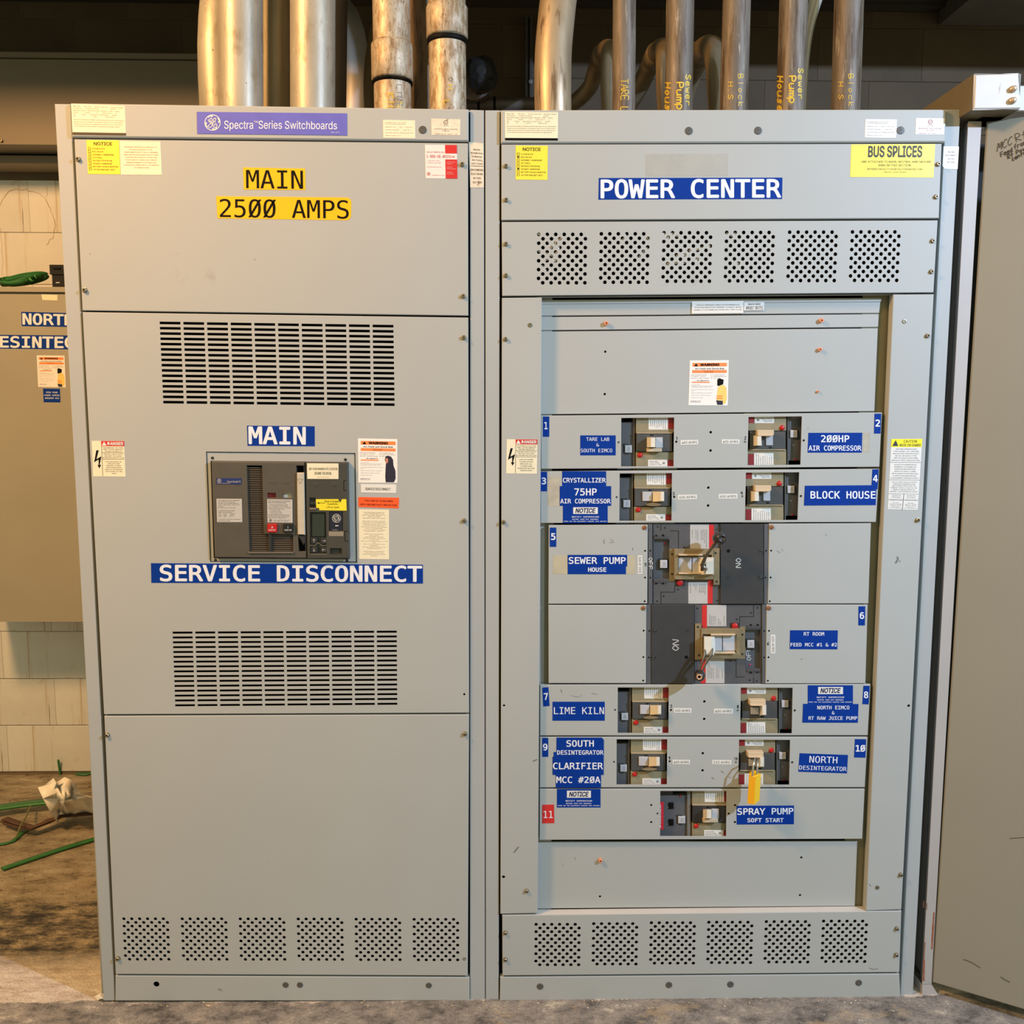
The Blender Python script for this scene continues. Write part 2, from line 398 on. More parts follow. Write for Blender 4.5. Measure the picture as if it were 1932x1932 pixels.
# ================================================================== SETTING
WY = 1.57                                                # face of the back wall
BLOCK = mat('painted_block', (214, 214, 208), .75, var=.10, scale=3, bump=.6, bscale=45,
            spots=[((186, 164, 128), 3, .56, .12, (10, 1, .30)), ((118, 98, 70), 5, .665, .03, (9, 1, .28)), ((120, 96, 66), 50, .72, .03), ((196, 176, 140), 9, .62, .1)])
BLOCK_SHADED = mat('shaded_block', (98, 82, 62), .85, var=.15, scale=4, bump=.35, bscale=60, spots=[((60, 50, 40), 30, .74, .04)])  # shade of the upper courses put into a darker block colour
MORT = mat('mortar', (118, 102, 80), .9, var=.1)
wall = MB().box((-4.2, WY+.006, -.02), (4.2, WY+.2, 3.15)).build('wall_back', MORT, None, kind='structure')

def block_mesh(w_, h_, m):
    """one painted block: bed joints recessed, head joints almost filled with paint"""
    mb = MB(); g = .0010; b = .0025; x0, x1, z0, z1 = .0001, w_-.0001, g, h_-g; yf = WY; bx = .0008
    vs = [(x0+bx, yf, z0+b), (x1-bx, yf, z0+b), (x1-bx, yf, z1-b), (x0+bx, yf, z1-b), (x0, yf+.0012, z0), (x1, yf+.0012, z0), (x1, yf+.0012, z1), (x0, yf+.0012, z1)]
    mb.add(vs, [(0, 1, 2, 3), (4, 5, 1, 0), (5, 6, 2, 1), (6, 7, 3, 2), (7, 4, 0, 3)])
    me = bpy.data.meshes.new('block'); me.from_pydata(mb.v, [], mb.f); me.materials.append(m); return me
BM = {}
# courses are seen above the cabinets and to the left of them; joints line up with the photograph's
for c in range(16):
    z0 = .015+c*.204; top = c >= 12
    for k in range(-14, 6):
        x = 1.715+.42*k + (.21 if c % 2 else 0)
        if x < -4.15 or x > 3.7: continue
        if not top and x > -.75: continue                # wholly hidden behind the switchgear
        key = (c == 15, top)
        if key not in BM: BM[key] = block_mesh(.42, .063 if c == 15 else .204, BLOCK_SHADED if top else BLOCK)
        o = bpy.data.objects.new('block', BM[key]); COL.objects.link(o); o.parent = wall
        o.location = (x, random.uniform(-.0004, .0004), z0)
FLOORM = bpy.data.materials.new('dirty_concrete'); FLOORM.use_nodes = True
nt = FLOORM.node_tree; N = nt.nodes; K = nt.links; B = N['Principled BSDF']
tc = N.new('ShaderNodeTexCoord'); sx = N.new('ShaderNodeSeparateXYZ'); K.new(tc.outputs['Object'], sx.inputs[0])
def noise(sc, det=6, st=(1, 1, 1), rough=.6):
    mp = N.new('ShaderNodeMapping'); mp.inputs['Scale'].default_value = st; K.new(tc.outputs['Object'], mp.inputs[0])
    n = N.new('ShaderNodeTexNoise'); n.inputs['Scale'].default_value = sc; n.inputs['Detail'].default_value = det; n.inputs['Roughness'].default_value = rough
    K.new(mp.outputs[0], n.inputs['Vector']); return n.outputs['Fac']
def ramp(src, stops):
    r = N.new('ShaderNodeValToRGB'); e = r.color_ramp.elements
    while len(e) < len(stops): e.new(.5)
    for i, (p, c) in enumerate(stops): e[i].position = p; e[i].color = (lin(c)+(1,)) if len(c) == 3 else (c[0],)*3+(1,)
    K.new(src, r.inputs[0]); return r.outputs[0]
def mathn(op, a, b):
    m = N.new('ShaderNodeMath'); m.operation = op
    for i, v in enumerate((a, b)):
        if isinstance(v, (int, float)): m.inputs[i].default_value = v
        else: K.new(v, m.inputs[i])
    return m.outputs[0]
def mixc(f, a, b):
    m = N.new('ShaderNodeMix'); m.data_type = 'RGBA'; K.new(f, m.inputs['Factor']); K.new(a, m.inputs['A']); K.new(b, m.inputs['B']); return m.outputs['Result']
conc = ramp(noise(9, 12, (1, 1.5, 1), .78), [(.38, (84, 80, 76)), (.45, (128, 122, 114)), (.52, (158, 150, 140)), (.58, (172, 162, 148)), (.63, (214, 204, 186))])
grime = ramp(noise(11, 12, (1, 2.0, 1), .80), [(.40, (48, 46, 44)), (.47, (94, 86, 74)), (.53, (142, 128, 104)), (.60, (194, 174, 140))])
mud = ramp(noise(7, 12, (1, 2.2, 1), .74), [(.38, (118, 102, 78)), (.47, (166, 150, 122)), (.55, (184, 168, 140)), (.64, (210, 196, 170))])
lit_dust = ramp(noise(12, 12, (1, 3, 1), .76), [(.36, (190, 170, 148)), (.50, (228, 212, 192)), (.62, (244, 232, 214))])  # pale dust, brightened so the colour carries the lit patch of floor
wob = mathn('MULTIPLY', mathn('SUBTRACT', noise(5, 10, (1, 1, 1), .7), .5), .10)
yy = mathn('ADD', sx.outputs['Y'], wob)
def edge(a, b):
    return ramp(mathn('DIVIDE', mathn('SUBTRACT', yy, a), b-a), [(0, (0.0,)), (1, (1.0,))])
c1 = mixc(edge(.004, .012), conc, lit_dust)
c2 = mixc(edge(.14, .26), c1, grime)
c3 = mixc(edge(.515, .53), c2, mud)
pt = ramp(noise(3.2, 9, (1, 1.6, 1), .75), [(.58, (0.0,)), (.63, (1.0,))])
tan_ = ramp(noise(60, 6), [(.3, (176, 152, 118)), (.7, (206, 184, 150))])
c4 = mixc(mathn('MULTIPLY', pt, .6), c3, tan_)
grit_ = ramp(noise(160, 5, (1, 1.4, 1), .8), [(.36, (150, 150, 150)), (.47, (240, 240, 240)), (.60, (255, 255, 255))])
mm = N.new('ShaderNodeMix'); mm.data_type = 'RGBA'; mm.blend_type = 'MULTIPLY'; mm.inputs['Factor'].default_value = .9; K.new(c4, mm.inputs['A']); K.new(grit_, mm.inputs['B']); c4 = mm.outputs['Result']
K.new(c4, B.inputs['Base Color']); B.inputs['Roughness'].default_value = .8
bp = N.new('ShaderNodeBump'); bp.inputs['Strength'].default_value = .8; bp.inputs['Distance'].default_value = .012
K.new(noise(30, 12, (1, 1.5, 1), .75), bp.inputs['Height']); K.new(bp.outputs[0], B.inputs['Normal'])
MB().box((-5, -5.5, -.12), (5, WY+.2, 0)).build('floor', FLOORM, None, kind='structure')
SLAB = mat('dark_concrete', (70, 62, 54), .9, var=.15, scale=6)  # one dark brown-grey for the ceiling and its trim
MB().box((-5, .5, 3.15), (5, WY+.2, 3.3)).build('ceiling', SLAB, None, kind='structure')
MB().box((-5, .5, 2.93), (5, .66, 3.15)).build('trim_shade_beam', SLAB, None, kind='structure')  # unseen beam added to keep light off the upper back wall
MB().box((-4.2, WY-.06, 3.138), (4.2, WY, 3.15)).build('trim_wall_angle', SLAB, None, kind='structure')
# ================================================================== MAIN SECTION
def root_at(px, py): p = P(px, py, 0); return Vector((p.x, .25, 0))
MAIN = thing('switchboard_section', 'grey steel switchboard section with yellow MAIN 2500 AMPS labels and two slotted vents', 'switchboard', root_at(540, 1888))
POW = thing('switchboard_section', 'grey steel switchboard section labelled POWER CENTER, with eleven numbered breakers', 'switchboard', root_at(1370, 1888))
def shell(root, xl, xr, name='enclosure'):                # hollow steel box, open at the front
    a = P(xl, 205, .03); b = P(xr, 1888, .03); x0, x1 = a.x, xr and P(xr, 205, .03).x
    mb = MB(); t = .003; z1 = P(900, 208, .03).z-.001; y0, y1 = .03, .62
    mb.box((x0, y0, 0), (x0+t, y1, z1)); mb.box((x1-t, y0, 0), (x1, y1, z1)); mb.box((x0, y0, z1-t), (x1, y1, z1)); mb.box((x0, y1-t, 0), (x1, y1, z1)); mb.box((x0, y0, 0), (x1, y1, .003))
    mb.build(name, PAINT2, root)
    m2 = MB(); e = .004                                    # black sheets behind the covers put the inner shade into colour
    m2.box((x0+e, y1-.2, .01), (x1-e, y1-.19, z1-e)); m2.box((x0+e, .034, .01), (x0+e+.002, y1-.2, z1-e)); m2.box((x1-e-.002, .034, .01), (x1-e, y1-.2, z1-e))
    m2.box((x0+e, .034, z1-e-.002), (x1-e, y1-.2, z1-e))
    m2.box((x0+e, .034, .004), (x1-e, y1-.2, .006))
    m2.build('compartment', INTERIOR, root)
# true width: use mid-height edges so the box stays plumb behind its posts
shell(MAIN, 110, 912); shell(POW, 919, 1805)
plate('corner_post', [(103, 196), (133.3, 196.4), (217, 1888), (195, 1888)], .006, PAINT2, MAIN, ret=.03)
plate('corner_post', [(887, 207), (913, 208), (915, 1889), (886.6, 1888)], .006, PAINT2, MAIN, ret=.03)
hdr = plate('header', [(133, 194.5), (884, 206), (884, 266.5), (136, 258.5)], -.004, PAINT, MAIN, bev=.003, ret=.03)
cov1 = plate('cover', [(140, 262.5), (883, 270.3), (883.5, 595.5), (155.5, 585.8)], 0, PAINT, MAIN)
SL1 = slotgrid([(301, 609.2), (742.3, 615.5), (744.6, 763.5), (307.7, 758.6)], 10, 16, 5.0, .0895)
SL2 = slotgrid([(325.4, 1193.8), (748.6, 1191.9), (749.6, 1327.9), (330.3, 1331)], 10, 16, 4.2, .0895)
cov2 = plate('hinged_door', [(155.5, 588.8), (883.5, 599.2), (885, 1345), (196, 1348)], 0, PAINT, MAIN, slots=SL1+SL2+[[(388.5, 852), (670.5, 854.8), (673.8, 1061.5), (396.3, 1060.3)]], holes=[(876, 1310, 2.2)])
cov3 = plate('cover', [(196.5, 1351.3), (885, 1348.3), (882.5, 1841), (218, 1838)], 0, PAINT, MAIN, holes=perfs([(233.5, 1733.8), (343.6, 1733.9), (453.2, 1734), (562.6, 1734.2), (671.9, 1734.6), (781.3, 1734.9)], 14.9, 6.95, 3.25))
kick = plate('kick_plate', [(217.5, 1841), (886, 1844.3), (886, 1888), (217.5, 1888)], .002, PAINT, MAIN, holes=[(295, 1857, 5.6)])
for x, y in ((539, 1858), (566, 1858), (809, 1859)): inst(PLG, 'plug', kick, x, y, .002, .85)
inst(PLG, 'plug', hdr, 797.5, 245, -.004, 1.0)
for x, y, c in ((148, 300.7, cov1), (160.5, 547.7, cov1), (872, 310.5, cov1), (874, 559, cov1), (875, 637, cov2), (876, 982.5, cov2), (203, 1386.5, cov3), (877, 1384.5, cov3), (223, 1808, cov3)):
    inst(SCR, 'screw', c, x, y, 0, .9)
inst(RING, 'insert', cov3, 876, 1809, 0, .7)
# ---- labels on the main section
def notice(root, q, y, filled=()):
    l = label(root, q, y, NYEL, 'notice_sticker'); yt = y-.0009
    mb = MB(); T(None, 'NOTICE', sub(q, .22, .055, .78, .155), yt, BLACK, 'sans', .02, mb=mb)
    L_ = ['FLOOR PLATE', 'BUS SPLICE', 'ASSEMBLY HARDWARE', 'QTY/TK20', 'INSTRUCTION BOOK', 'SEISMIC HARDWARE', 'BATTERY PACK & ADAPTER', 'LIFTING BRACKET (KIT)']
    para(None, L_, sub(q, .16, .2, .94, .90), yt, BLACK, 'l', mb=mb, off=.008, cap=.66)
    for i in range(8):
        v = .2+(i+.5)*.0875; b = sub(q, .045, v-.03, .115, v+.03)
        if i in filled: mb.add([P(x, yv, yt) for x, yv in b], [(3, 2, 1, 0)])
        else:
            f = lambda x, yv: P(x, yv, yt)
            for k in range(4): stroke(mb, [b[k], b[(k+1) % 4]], .6, f)
    mb.build('lettering', mat('notice_ink', (70, 62, 10), .5), l)
def spec(root, q, y, barm):
    l = label(root, q, y, CREAM, 'rating_label'); yt = y-.0009; mb = MB()
    para(None, ['Mat. No.      Cat. No.      Cust. Ord. No.    System Amps', '1194962      596157681G                     2500', 'Service Amps  Neutral Amps  Phase  Volts    Wire', '2500            2500            3        480Y/277      4',
                'Hz          Type       Number of Sections       Date', '60             7              1 OF 2             W096/21'], sub(q, .03, .03, .97, .42), yt, BLACK, 'l', mb=mb, cap=.55)
    para(None, ['Short circuit current rating: 65,000 RMS symmetrical amps at 480 volts max. when labeled as', 'suitable for use as service equipment. This equipment is rated for use on a system having an', 'available short circuit current not exceeding the lowest rating of any overcurrent device in it',
                'For other ratings see the nearest installation and replacement device labels inside the'], sub(q, .03, .46, .97, .74), yt, GREYP, 'l', mb=mb, cap=.5)
    mb.build('lettering', mat('spec_ink', (78, 64, 44), .5), l)
    MB().quad(sub(q, 0, .91, 1, .995), yt, y-.0006, .0001).build('black_bar', barm, l)
def cream(root, q, y, lines, align='c', m=CREAM, ink=GREYP, box=(.06, .1, .94, .9), nm='sticker', cap=.55):
    l = label(root, q, y, m, nm); para(l, lines, sub(q, *box), y-.0009, ink, align, cap=cap); return l
def ge(parent, cx, cy, r, y, m, mb=None, f=None):
    """round monogram badge: ring, four swirls and two script letters"""
    own = mb is None; mb = mb or MB(); f = f or (lambda x, yv: P(x, yv, y)); sc = r/15.5
    def pl(pts, wd): stroke(mb, [(cx+a*sc, cy-b*sc) for a, b in pts], wd*sc, f)
    pl([(14.6*cos(t*pi/16), 14.6*sin(t*pi/16)) for t in range(33)], 1.5)
    for k in range(4):
        a = pi/2*k+.1; rot = lambda u, v: (u*cos(a)-v*sin(a), u*sin(a)+v*cos(a))
        pl([rot(*p) for p in ((10.6, 7.2), (12.6, 4.2), (13.2, .8), (12.2, -1.4))], 1.5)
        pl([rot(*p) for p in ((12.2, -1.4), (11.4, 0), (11.8, 1.2))], 1.6)
    pl([(-8, 6), (-7, 2.5), (-3.5, .8), (-1, 3.5), (-1.6, 8), (-4, 8), (-5.2, 4.5), (-3, 0), (-.8, -3), (-2.2, -8), (-5.6, -9.6), (-8, -7), (-5, -3), (0, .3), (2.5, 2.5)], 1.35)
    pl([(6, 1), (2.5, 1.6), (1.8, 6), (4, 8.5), (6.3, 7), (5, 3.5), (1.5, 0), (1, -5), (3.4, -9.2), (7.6, -8.2), (8.5, -4.5), (6, -2.2), (4, -3.6), (4.8, -5.6)], 1.35)
    if own: return mb.build('logo', m, parent)
spec(MAIN, [(133.8, 195.8), (235.5, 199.8), (237.6, 256), (137, 254.5)], -.004, mat('worn_bar', (60, 48, 34), .5))
NP = label(MAIN, [(371.2, 210.8), (654.5, 213.8), (654.8, 255.4), (372, 252.3)], -.004, VIOLET, 'nameplate', .0012)
ge(NP, 401, 231.3, 15.3, -.0056, WHITE)
T(NP, 'Spectra', [(423, 227.5), (477.5, 228), (477.5, 247.3), (423, 247)], -.0056, BLUEW, 'sans', .006)
T(NP, 'TM', [(478.5, 228), (487, 228), (487, 232), (478.5, 232)], -.0056, BLUEW, 'sans', .0)
T(NP, 'Series Switchboards', [(488, 227.4), (635.8, 229), (635.8, 244.3), (488, 242.9)], -.0056, BLUEW, 'sans', .006)
T(NP, 'DEK-38271', [(625, 248.6), (641, 248.8), (641, 250.8), (625, 250.6)], -.0056, BLUEW, 'sans', .0, 1)
cream(MAIN, [(722.5, 226.2), (783.3, 227.2), (783.6, 261), (723, 260)], -.004, ['GE INDUSTRIAL SOLUTIONS', 'FACTORY IDENTIFICATION', '', 'MADE IN U.S.A.        SER        W096A21', '', 'GE SWITCHBOARD           PART NO. 7', '', 'THIS SECTION IS A SERVICE SECTION', '', 'PRODUCT DATE: 6/21'], 'l')
ulm = mat('worn_label', (226, 214, 190), .6, var=.1, scale=40, spots=[((120, 92, 66), 60, .62, .06, (2, 1, .6))])
def ul(root, q, y, m, ink):
    l = label(root, q, y, m, 'listing_label'); mb = MB(); f = lambda x, yv: P(x, yv, y-.0009)
    c = sub(q, .5, .22, 0, 0)[0]; w_ = (q[1][0]-q[0][0])
    stroke(mb, [(c[0]+w_*.07*cos(t*pi/8), c[1]+w_*.07*sin(t*pi/8)) for t in range(17)], .9, f)
    T(None, 'UL', sub(q, .465, .16, .535, .28), y-.0009, ink, 'sans', 0, 1, mb=mb)
    para(None, ['LISTED', '', 'DEADFRONT SWITCHBOARD', 'SECTION', '', 'ISSUE NO. GT-98020      of'], sub(q, .1, .36, .9, .98), y-.0009, ink, mb=mb, cap=.62)
    mb.build('lettering', ink, l)
ul(MAIN, [(813.5, 223.5), (868.8, 225.2), (868.5, 255.3), (814, 254.8)], -.004, ulm, mat('faded_ink', (92, 78, 62), .6))
notice(MAIN, [(163, 264), (224.5, 264.8), (227, 329), (166, 328.3)], 0)
cream(MAIN, [(225.6, 266), (302.5, 267), (305.5, 330), (228, 329.5)], 0, ['MAXIMUM CONTINUOUS LOADS NOT TO', 'EXCEED 80 PERCENT OF THE', 'OVERCURRENT DEVICE CIRCUIT BREAKER', 'AND FUSES RATINGS EMPLOYED IN OTHER', 'THAN MOTORS CIRCUITS, EXCEPT FOR', 'THOSE CIRCUITS EMPLOYING CIRCUIT', 'BREAKER MARKED AS SUITABLE FOR', 'CONTINUOUS OPERATION AT 100 PERCENT', 'OF THEIR RATINGS'],
      box=(.08, .13, .94, .82), ink=mat('ochre_ink', (150, 120, 70), .6))
q = [(801.5, 273), (862, 273.6), (863, 337), (803, 336.4)]; l = label(MAIN, q, 0, WHITE, 'service_call_sticker')
MB().quad(sub(q, .63, 0, 1, .255), -.0009, -.0006, .0001).quad(sub(q, .63, .43, 1, 1), -.0009, -.0006, .0001).build('red_panel', RED, l)
T(l, '1-888-GE-RESOLve', sub(q, .05, .30, .92, .385), -.001, RED, 'sans', .0, 2)
para(l, ['FOR 24/7 SERVICE CALL'], sub(q, .05, .17, .6, .25), -.0009, RED, 'l')
para(l, ['1-888-437-3765', 'or visit us on the web', '', 'GE Industrial Services', '', '', '', '            Imagination at work'], sub(q, .05, .44, .6, .93), -.0009, RED, 'l', cap=.5)
ge(l, sub(q, .1, .865, 0, 0)[0][0], sub(q, .1, .865, 0, 0)[0][1], 3.2, -.001, RED)
para(l, ['Engineering', 'Support', '', 'Repair &', 'Replacement', '', 'Service', 'Contracts'], sub(q, .67, .48, .96, .88), -.0011, WHITE, 'l', cap=.5)
q = [(884.5, 268), (912, 270.5), (913, 354), (887, 354)]; l = label(MAIN, q, .006, ulm, 'torn_tag', .001)
para(l, ['', 'MAIN', 'BONDING', 'JUMPER', 'IN THIS', 'SECTION'], sub(q, .1, .03, .95, .5), .0047, BLACK, cap=.6)
para(l, ['GROUNDING', 'ELECTRODE', 'IN THIS', 'SECTION'], sub(q, .06, .55, .97, .92), .0047, BLACK, cap=.6)
MB().quad(sub(q, .1, .515, 1, .525), .0047, .005, .0001).build('tear_line', BLACK, l)
# big labels
def big(root, q, y, m, items, ink, nm='label', off=.025, fnt='mono', t=.0006, shear=0):
    l = label(root, q, y, m, nm, t)
    mb = MB()
    for s, b in items: T(None, s, b, y-t-.0003, ink, fnt, off, 3, mb=mb, shear=shear)
    mb.build('lettering', ink, l); return l
big(MAIN, [(458.5, 315.8), (575.8, 318), (576.5, 358.6), (460, 357.8)], 0, YEL, [('MAIN', [(464, 320.5), (571.3, 322), (571.8, 356.3), (464.5, 355)])], BLACK, off=.008)
l = MB().poly([(408, 370.2), (654, 372.6), (660, 374.5), (662.8, 380), (662.3, 408), (660, 413), (655, 415.6), (410.5, 412)], -.0006, 0).build('label', YEL, MAIN)
T(l, '25ØØ AMPS', [(414.6, 375), (657.8, 377.5), (658, 413), (414.8, 410)], -.0009, BLACK, 'mono', .008)
big(MAIN, [(466, 803), (593.6, 804.2), (593.8, 842), (467, 841)], 0, BLUE, [('MAIN', [(468.4, 804.5), (577, 805.5), (577, 839), (469, 838)])], BLUEW, off=.026)
big(MAIN, [(284.8, 1062.6), (797.8, 1065.5), (798, 1101), (285.5, 1099.7)], 0, BLUE, [('SERVICE DISCONNECT', [(301, 1065), (796.5, 1067), (796.5, 1098.5), (301.5, 1097.2)])], BLUEW, off=.027)
def danger(root, q, y, lines3):
    l = label(root, q, y, CREAM, 'danger_sticker'); yt = y-.0009; u = .29
    MB().quad(sub(q, u, 0, 1, .145), yt, y-.0006, .0001).build('red_header', RED, l)
    mb = MB(); T(None, 'DANGER', sub(q, .48, .025, .97, .12), yt-.0003, WHITE, 'sans', .05, 2, mb=mb)
    t3 = [sub(q, a, b, 0, 0)[0] for a, b in ((.38, .015), (.46, .13), (.30, .13))]; mb.add([P(x, yv, yt-.0003) for x, yv in t3], [(2, 1, 0)])
    mb.build('header_lettering', WHITE, l)
    mb = MB(); pts = [(.13, .26), (.205, .26), (.125, .51), (.28, .43), (.215, .67), (.265, .67), (.20, .77), (.15, .67), (.185, .67), (.19, .52), (.05, .60)]
    p3 = [sub(q, a, b, 0, 0)[0] for a, b in pts]; mb.add([P(x, yv, yt) for x, yv in p3], [tuple(range(len(p3)))[::-1]])
    para(None, ['HAZARDOUS VOLTAGE', 'WILL CAUSE SERIOUS', 'INJURY OR DEATH'], sub(q, .34, .16, .96, .31), yt, BLACK, mb=mb, off=.02, cap=.66)
    para(None, ['PERFORM LOCKOUT/TAGOUT', 'AND VERIFY ZERO ENERGY', 'BEFORE REMOVING ENCLOSURE'], sub(q, .32, .34, .98, .49), yt, BLACK, mb=mb, cap=.6)
    para(None, lines3, sub(q, .37, .55, .92, .93), yt, BLACK, mb=mb, cap=.6)
    f = lambda x, yv: P(x, yv, yt)
    for v in (.325, .51): a, b = sub(q, .3, v, .98, v)[:2]; stroke(mb, [a, b], .5, f)
    a = sub(q, .3, .15, 0, 0)[0]; b = sub(q, .3, .98, 0, 0)[0]; stroke(mb, [a, b], .5, f)
    mb.build('lettering', BLACK, l)
danger(MAIN, [(173, 832), (234, 832.2), (237, 899.6), (175.6, 899)], 0, ['LIVE BUS BARS OR', 'CIRCUITS ARE', 'BEHIND COVERS', 'EVEN WHEN MAIN', 'SWITCH OR SERVICE', 'DISCONNECTS ARE', 'OPEN'])
ORP = mat('warning_orange', (246, 136, 66), .5, var=.05)
SKIN = mat('print_skin', (200, 130, 110), .5); NAVY = mat('print_navy', (36, 34, 54), .5, var=.15, scale=200); JKT = mat('print_jacket_yellow', (240, 208, 110), .5, var=.1, scale=150)
def warning(root, q, y, cal, suit, sp):
    l = label(root, q, y, mat('warning_white', (240, 236, 228), .4, var=.01), 'arc_flash_sticker'); yt = y-.0009
    MB().quad(sub(q, .07, .055, .955, .135), yt, y-.0006, .0001).quad(sub(q, .07, .215, .955, .28), yt, y-.0006, .0001).quad(sub(q, .07, .475, .52, .50), yt, y-.0006, .0001).build('orange_band', ORP, l)
    mb = MB(); T(None, 'WARNING', sub(q, .27, .065, .76, .127), yt-.0003, BLACK, 'sans', .05, 2, mb=mb)
    t3 = [sub(q, a, b, 0, 0)[0] for a, b in ((.165, .065), (.215, .128), (.11, .128))]; mb.add([P(x, yv, yt-.0003) for x, yv in t3], [(2, 1, 0)])
    T(None, 'Arc Flash and Shock Risk', sub(q, .14, .165, .89, .20), yt, BLACK, 'sans', .03, 1, mb=mb)
    para(None, ['POWER CENTER', 'BUS SECTION'], sub(q, .36, .22, .62, .276), yt-.0003, BLACK, mb=mb)
    para(None, ['Flash Hazard Boundary', '1.9 cal/cm2   at 18 in', '480 VAC   System Voltage'], sub(q, .04, .30, .5, .41), yt, GREYP, 'l', mb=mb, cap=.5)
    para(None, ['42 in  Limited Approach', '12 in  Restricted Approach', '00   Glove Class'], sub(q, .54, .30, .95, .41), yt, GREYP, 'l', mb=mb, cap=.5)
    T(None, cal, sub(q, .20, .435, .50, .465), yt, BLACK, 'sans', .04, 1, mb=mb)
    para(None, ['Arc Flash PPE', 'Hardhat, arc rated hood, 40 cal/cm2', 'suit, leather gloves, rubber soles', '', 'Arc rated long sleeve shirt, arc rated', 'pants', '', 'Rubber insulated gloves, ear plugs', '', 'Safety glasses, leather footwear', '', 'Leather work shoes'], sub(q, .06, .53, .62, .84), yt, BLACK, 'l', mb=mb, cap=.5)
    mb.build('lettering', BLACK, l)
    T(l, 'EPSCO', sub(q, .06, .895, .30, .94), yt, mat('epsco_ink', (120, 104, 124), .5), 'sans', 0, 2)
    def pg(pts, nm, m, dy=0):
        p3 = [sub(q, a, b, 0, 0)[0] for a, b in pts]; mb = MB(); c = [P(x, yv, yt-dy) for x, yv in p3]
        mb.add(c, [tuple(range(len(c)))[::-1]]); mb.build(nm, m, l)
    if suit == 'navy':
        pg([(.70, .40), (.76, .38), (.84, .40), (.89, .47), (.90, .60), (.95, .72), (.955, .90), (.91, .985), (.70, .985), (.69, .86), (.70, .66), (.71, .54), (.68, .48)], 'suit_print', NAVY)
        pg([(.695, .45), (.74, .43), (.77, .47), (.755, .54), (.71, .565)], 'face_print', SKIN, .0003)
    else:
        pg([(.72, .42), (.78, .40), (.84, .42), (.88, .43), (.87, .53), (.80, .555), (.74, .57), (.72, .55)], 'hood_print', BLACK, .0003)
        pg([(.80, .545), (.90, .55), (.955, .62), (.965, .74), (.97, .86), (.93, .96), (.87, .965), (.86, .89), (.74, .90), (.71, .86), (.72, .72), (.74, .60)], 'jacket_print', JKT)
        pg([(.70, .885), (.87, .90), (.87, .985), (.735, .985)], 'trousers_print', NAVY, .0003)
        pg([(.72, .775), (.86, .785), (.86, .81), (.715, .80)], 'stripe_print', ORP, .0003)
        pg([(.715, .825), (.86, .835), (.86, .86), (.71, .85)], 'stripe_print', ORP, .0003)
warning(MAIN, [(675.3, 827.2), (749.6, 828.6), (749.8, 911.3), (676, 910.6)], 0, '78 cal/cm^2', 'navy', 0)
cream(MAIN, [(680.5, 913.3), (747.5, 914.3), (747.4, 930.2), (681, 929.2)], 0, ['SERVICE DISCONNECT'], ink=BLACK, m=WHITE, box=(.12, .22, .84, .78), cap=.75)
cream(MAIN, [(676, 937.7), (753, 939), (752, 959.2), (676, 956.5)], 0, ['THIS CIRCUIT IS PROVIDED', 'WITH GROUND FAULT PROTECTION'], ink=BLACK, m=mat('fault_orange', (244, 92, 36), .45, var=.03), box=(.05, .12, .95, .88), cap=.6)
cream(MAIN, [(677, 961), (734, 962), (734, 1055.6), (677.6, 1054.8)], 0, ['THE PROGRAMMERS IN', 'THIS EQUIPMENT ARE', 'NOT FACTORY PRESET TO', 'APPLICATION', 'SPECIFIC TRIP SETTINGS', '', 'This step could in nuisance', 'tripping upon energization.', 'Customer should refer to the', 'coordination program to', 'determine correct trip settings', 'prior to energization.', 'For information on setting', 'Programmers, refer to:', '', 'DEH 4567 Installation', 'instructions', 'and operation manual', 'Enhanced MicroVersaTrip', 'or Trip Unit', 'GEH 6273 Maintenance of Trip', 'Unit', 'GEH 702 Installation and', 'Operation', 'Manual Power Break circuit', 'breaker trip unit', '', 'Publications available at', 'www.geindustrial.com', 'Publications Library Circuit', 'Breakers'], ink=mat('sepia_ink', (110, 94, 70), .5), box=(.06, .04, .94, .94))
# ---- main breaker
def tomain(cx, cy): return (380+cx/6.44, 840+cy/6.44)
def mq(*p): return [tomain(*a) for a in p]
def mr(x0, y0, x1, y1): return mq((x0, y0), (x1, y0), (x1, y1), (x0, y1))
bez = plate('breaker_surround', [(390, 853.6), (669.3, 856.2), (672.3, 1060), (397.6, 1059)], .003, PAINT, MAIN, slots=[mq((110, 188), (1782, 203), (1802, 1384), (150, 1374))], bev=.0006, ret=.006)
for x, y in ((135, 155), (1750, 175), (172, 1395), (1770, 1400)): a = tomain(x, y); inst(MSC, 'screw', bez, a[0], a[1], .003, .9)
MBK = thing('power_circuit_breaker', 'large charcoal power breaker with red and black push buttons and a cream pump lever', 'circuit breaker', P(*tomain(950, 1370), .06))
yb = -.014
ribq = mq((548, 244), (738, 246), (758, 1082), (1114, 1084), (1114, 1292), (582, 1292))
plate('left_housing', mq((118, 195), (1255, 208), (1278, 1375), (160, 1365)), yb, mat('breaker_moulding', (84, 79, 70), .42, var=.06, scale=30), MBK, slots=[ribq, mq((1150, 246), (1254, 246), (1272, 1290), (1180, 1290)), mr(803, 577, 905, 638), mr(992, 579, 1100, 640)], ret=.06, bev=.0025, sheet=.012)
BMOULD = MATS['breaker_moulding']
mb = MB()
for i in range(46):
    cy = 268+i*22.3; xs = (560+i*.55, 742+i*.4) if cy < 1090 else (585, 1112)
    mb.rect(*tomain(xs[0]-14, cy), *tomain(xs[1], cy+10), yb+.005, yb+.02)
mb.build('vent_ribs', mat('rib_moulding', (104, 96, 84), .45, var=.05), MBK, kind='stuff')
MB().quad(mq((520, 235), (1130, 235), (1130, 1300), (520, 1300)), yb+.03, yb+.032).build('vent_backing', INTERIOR, MBK)
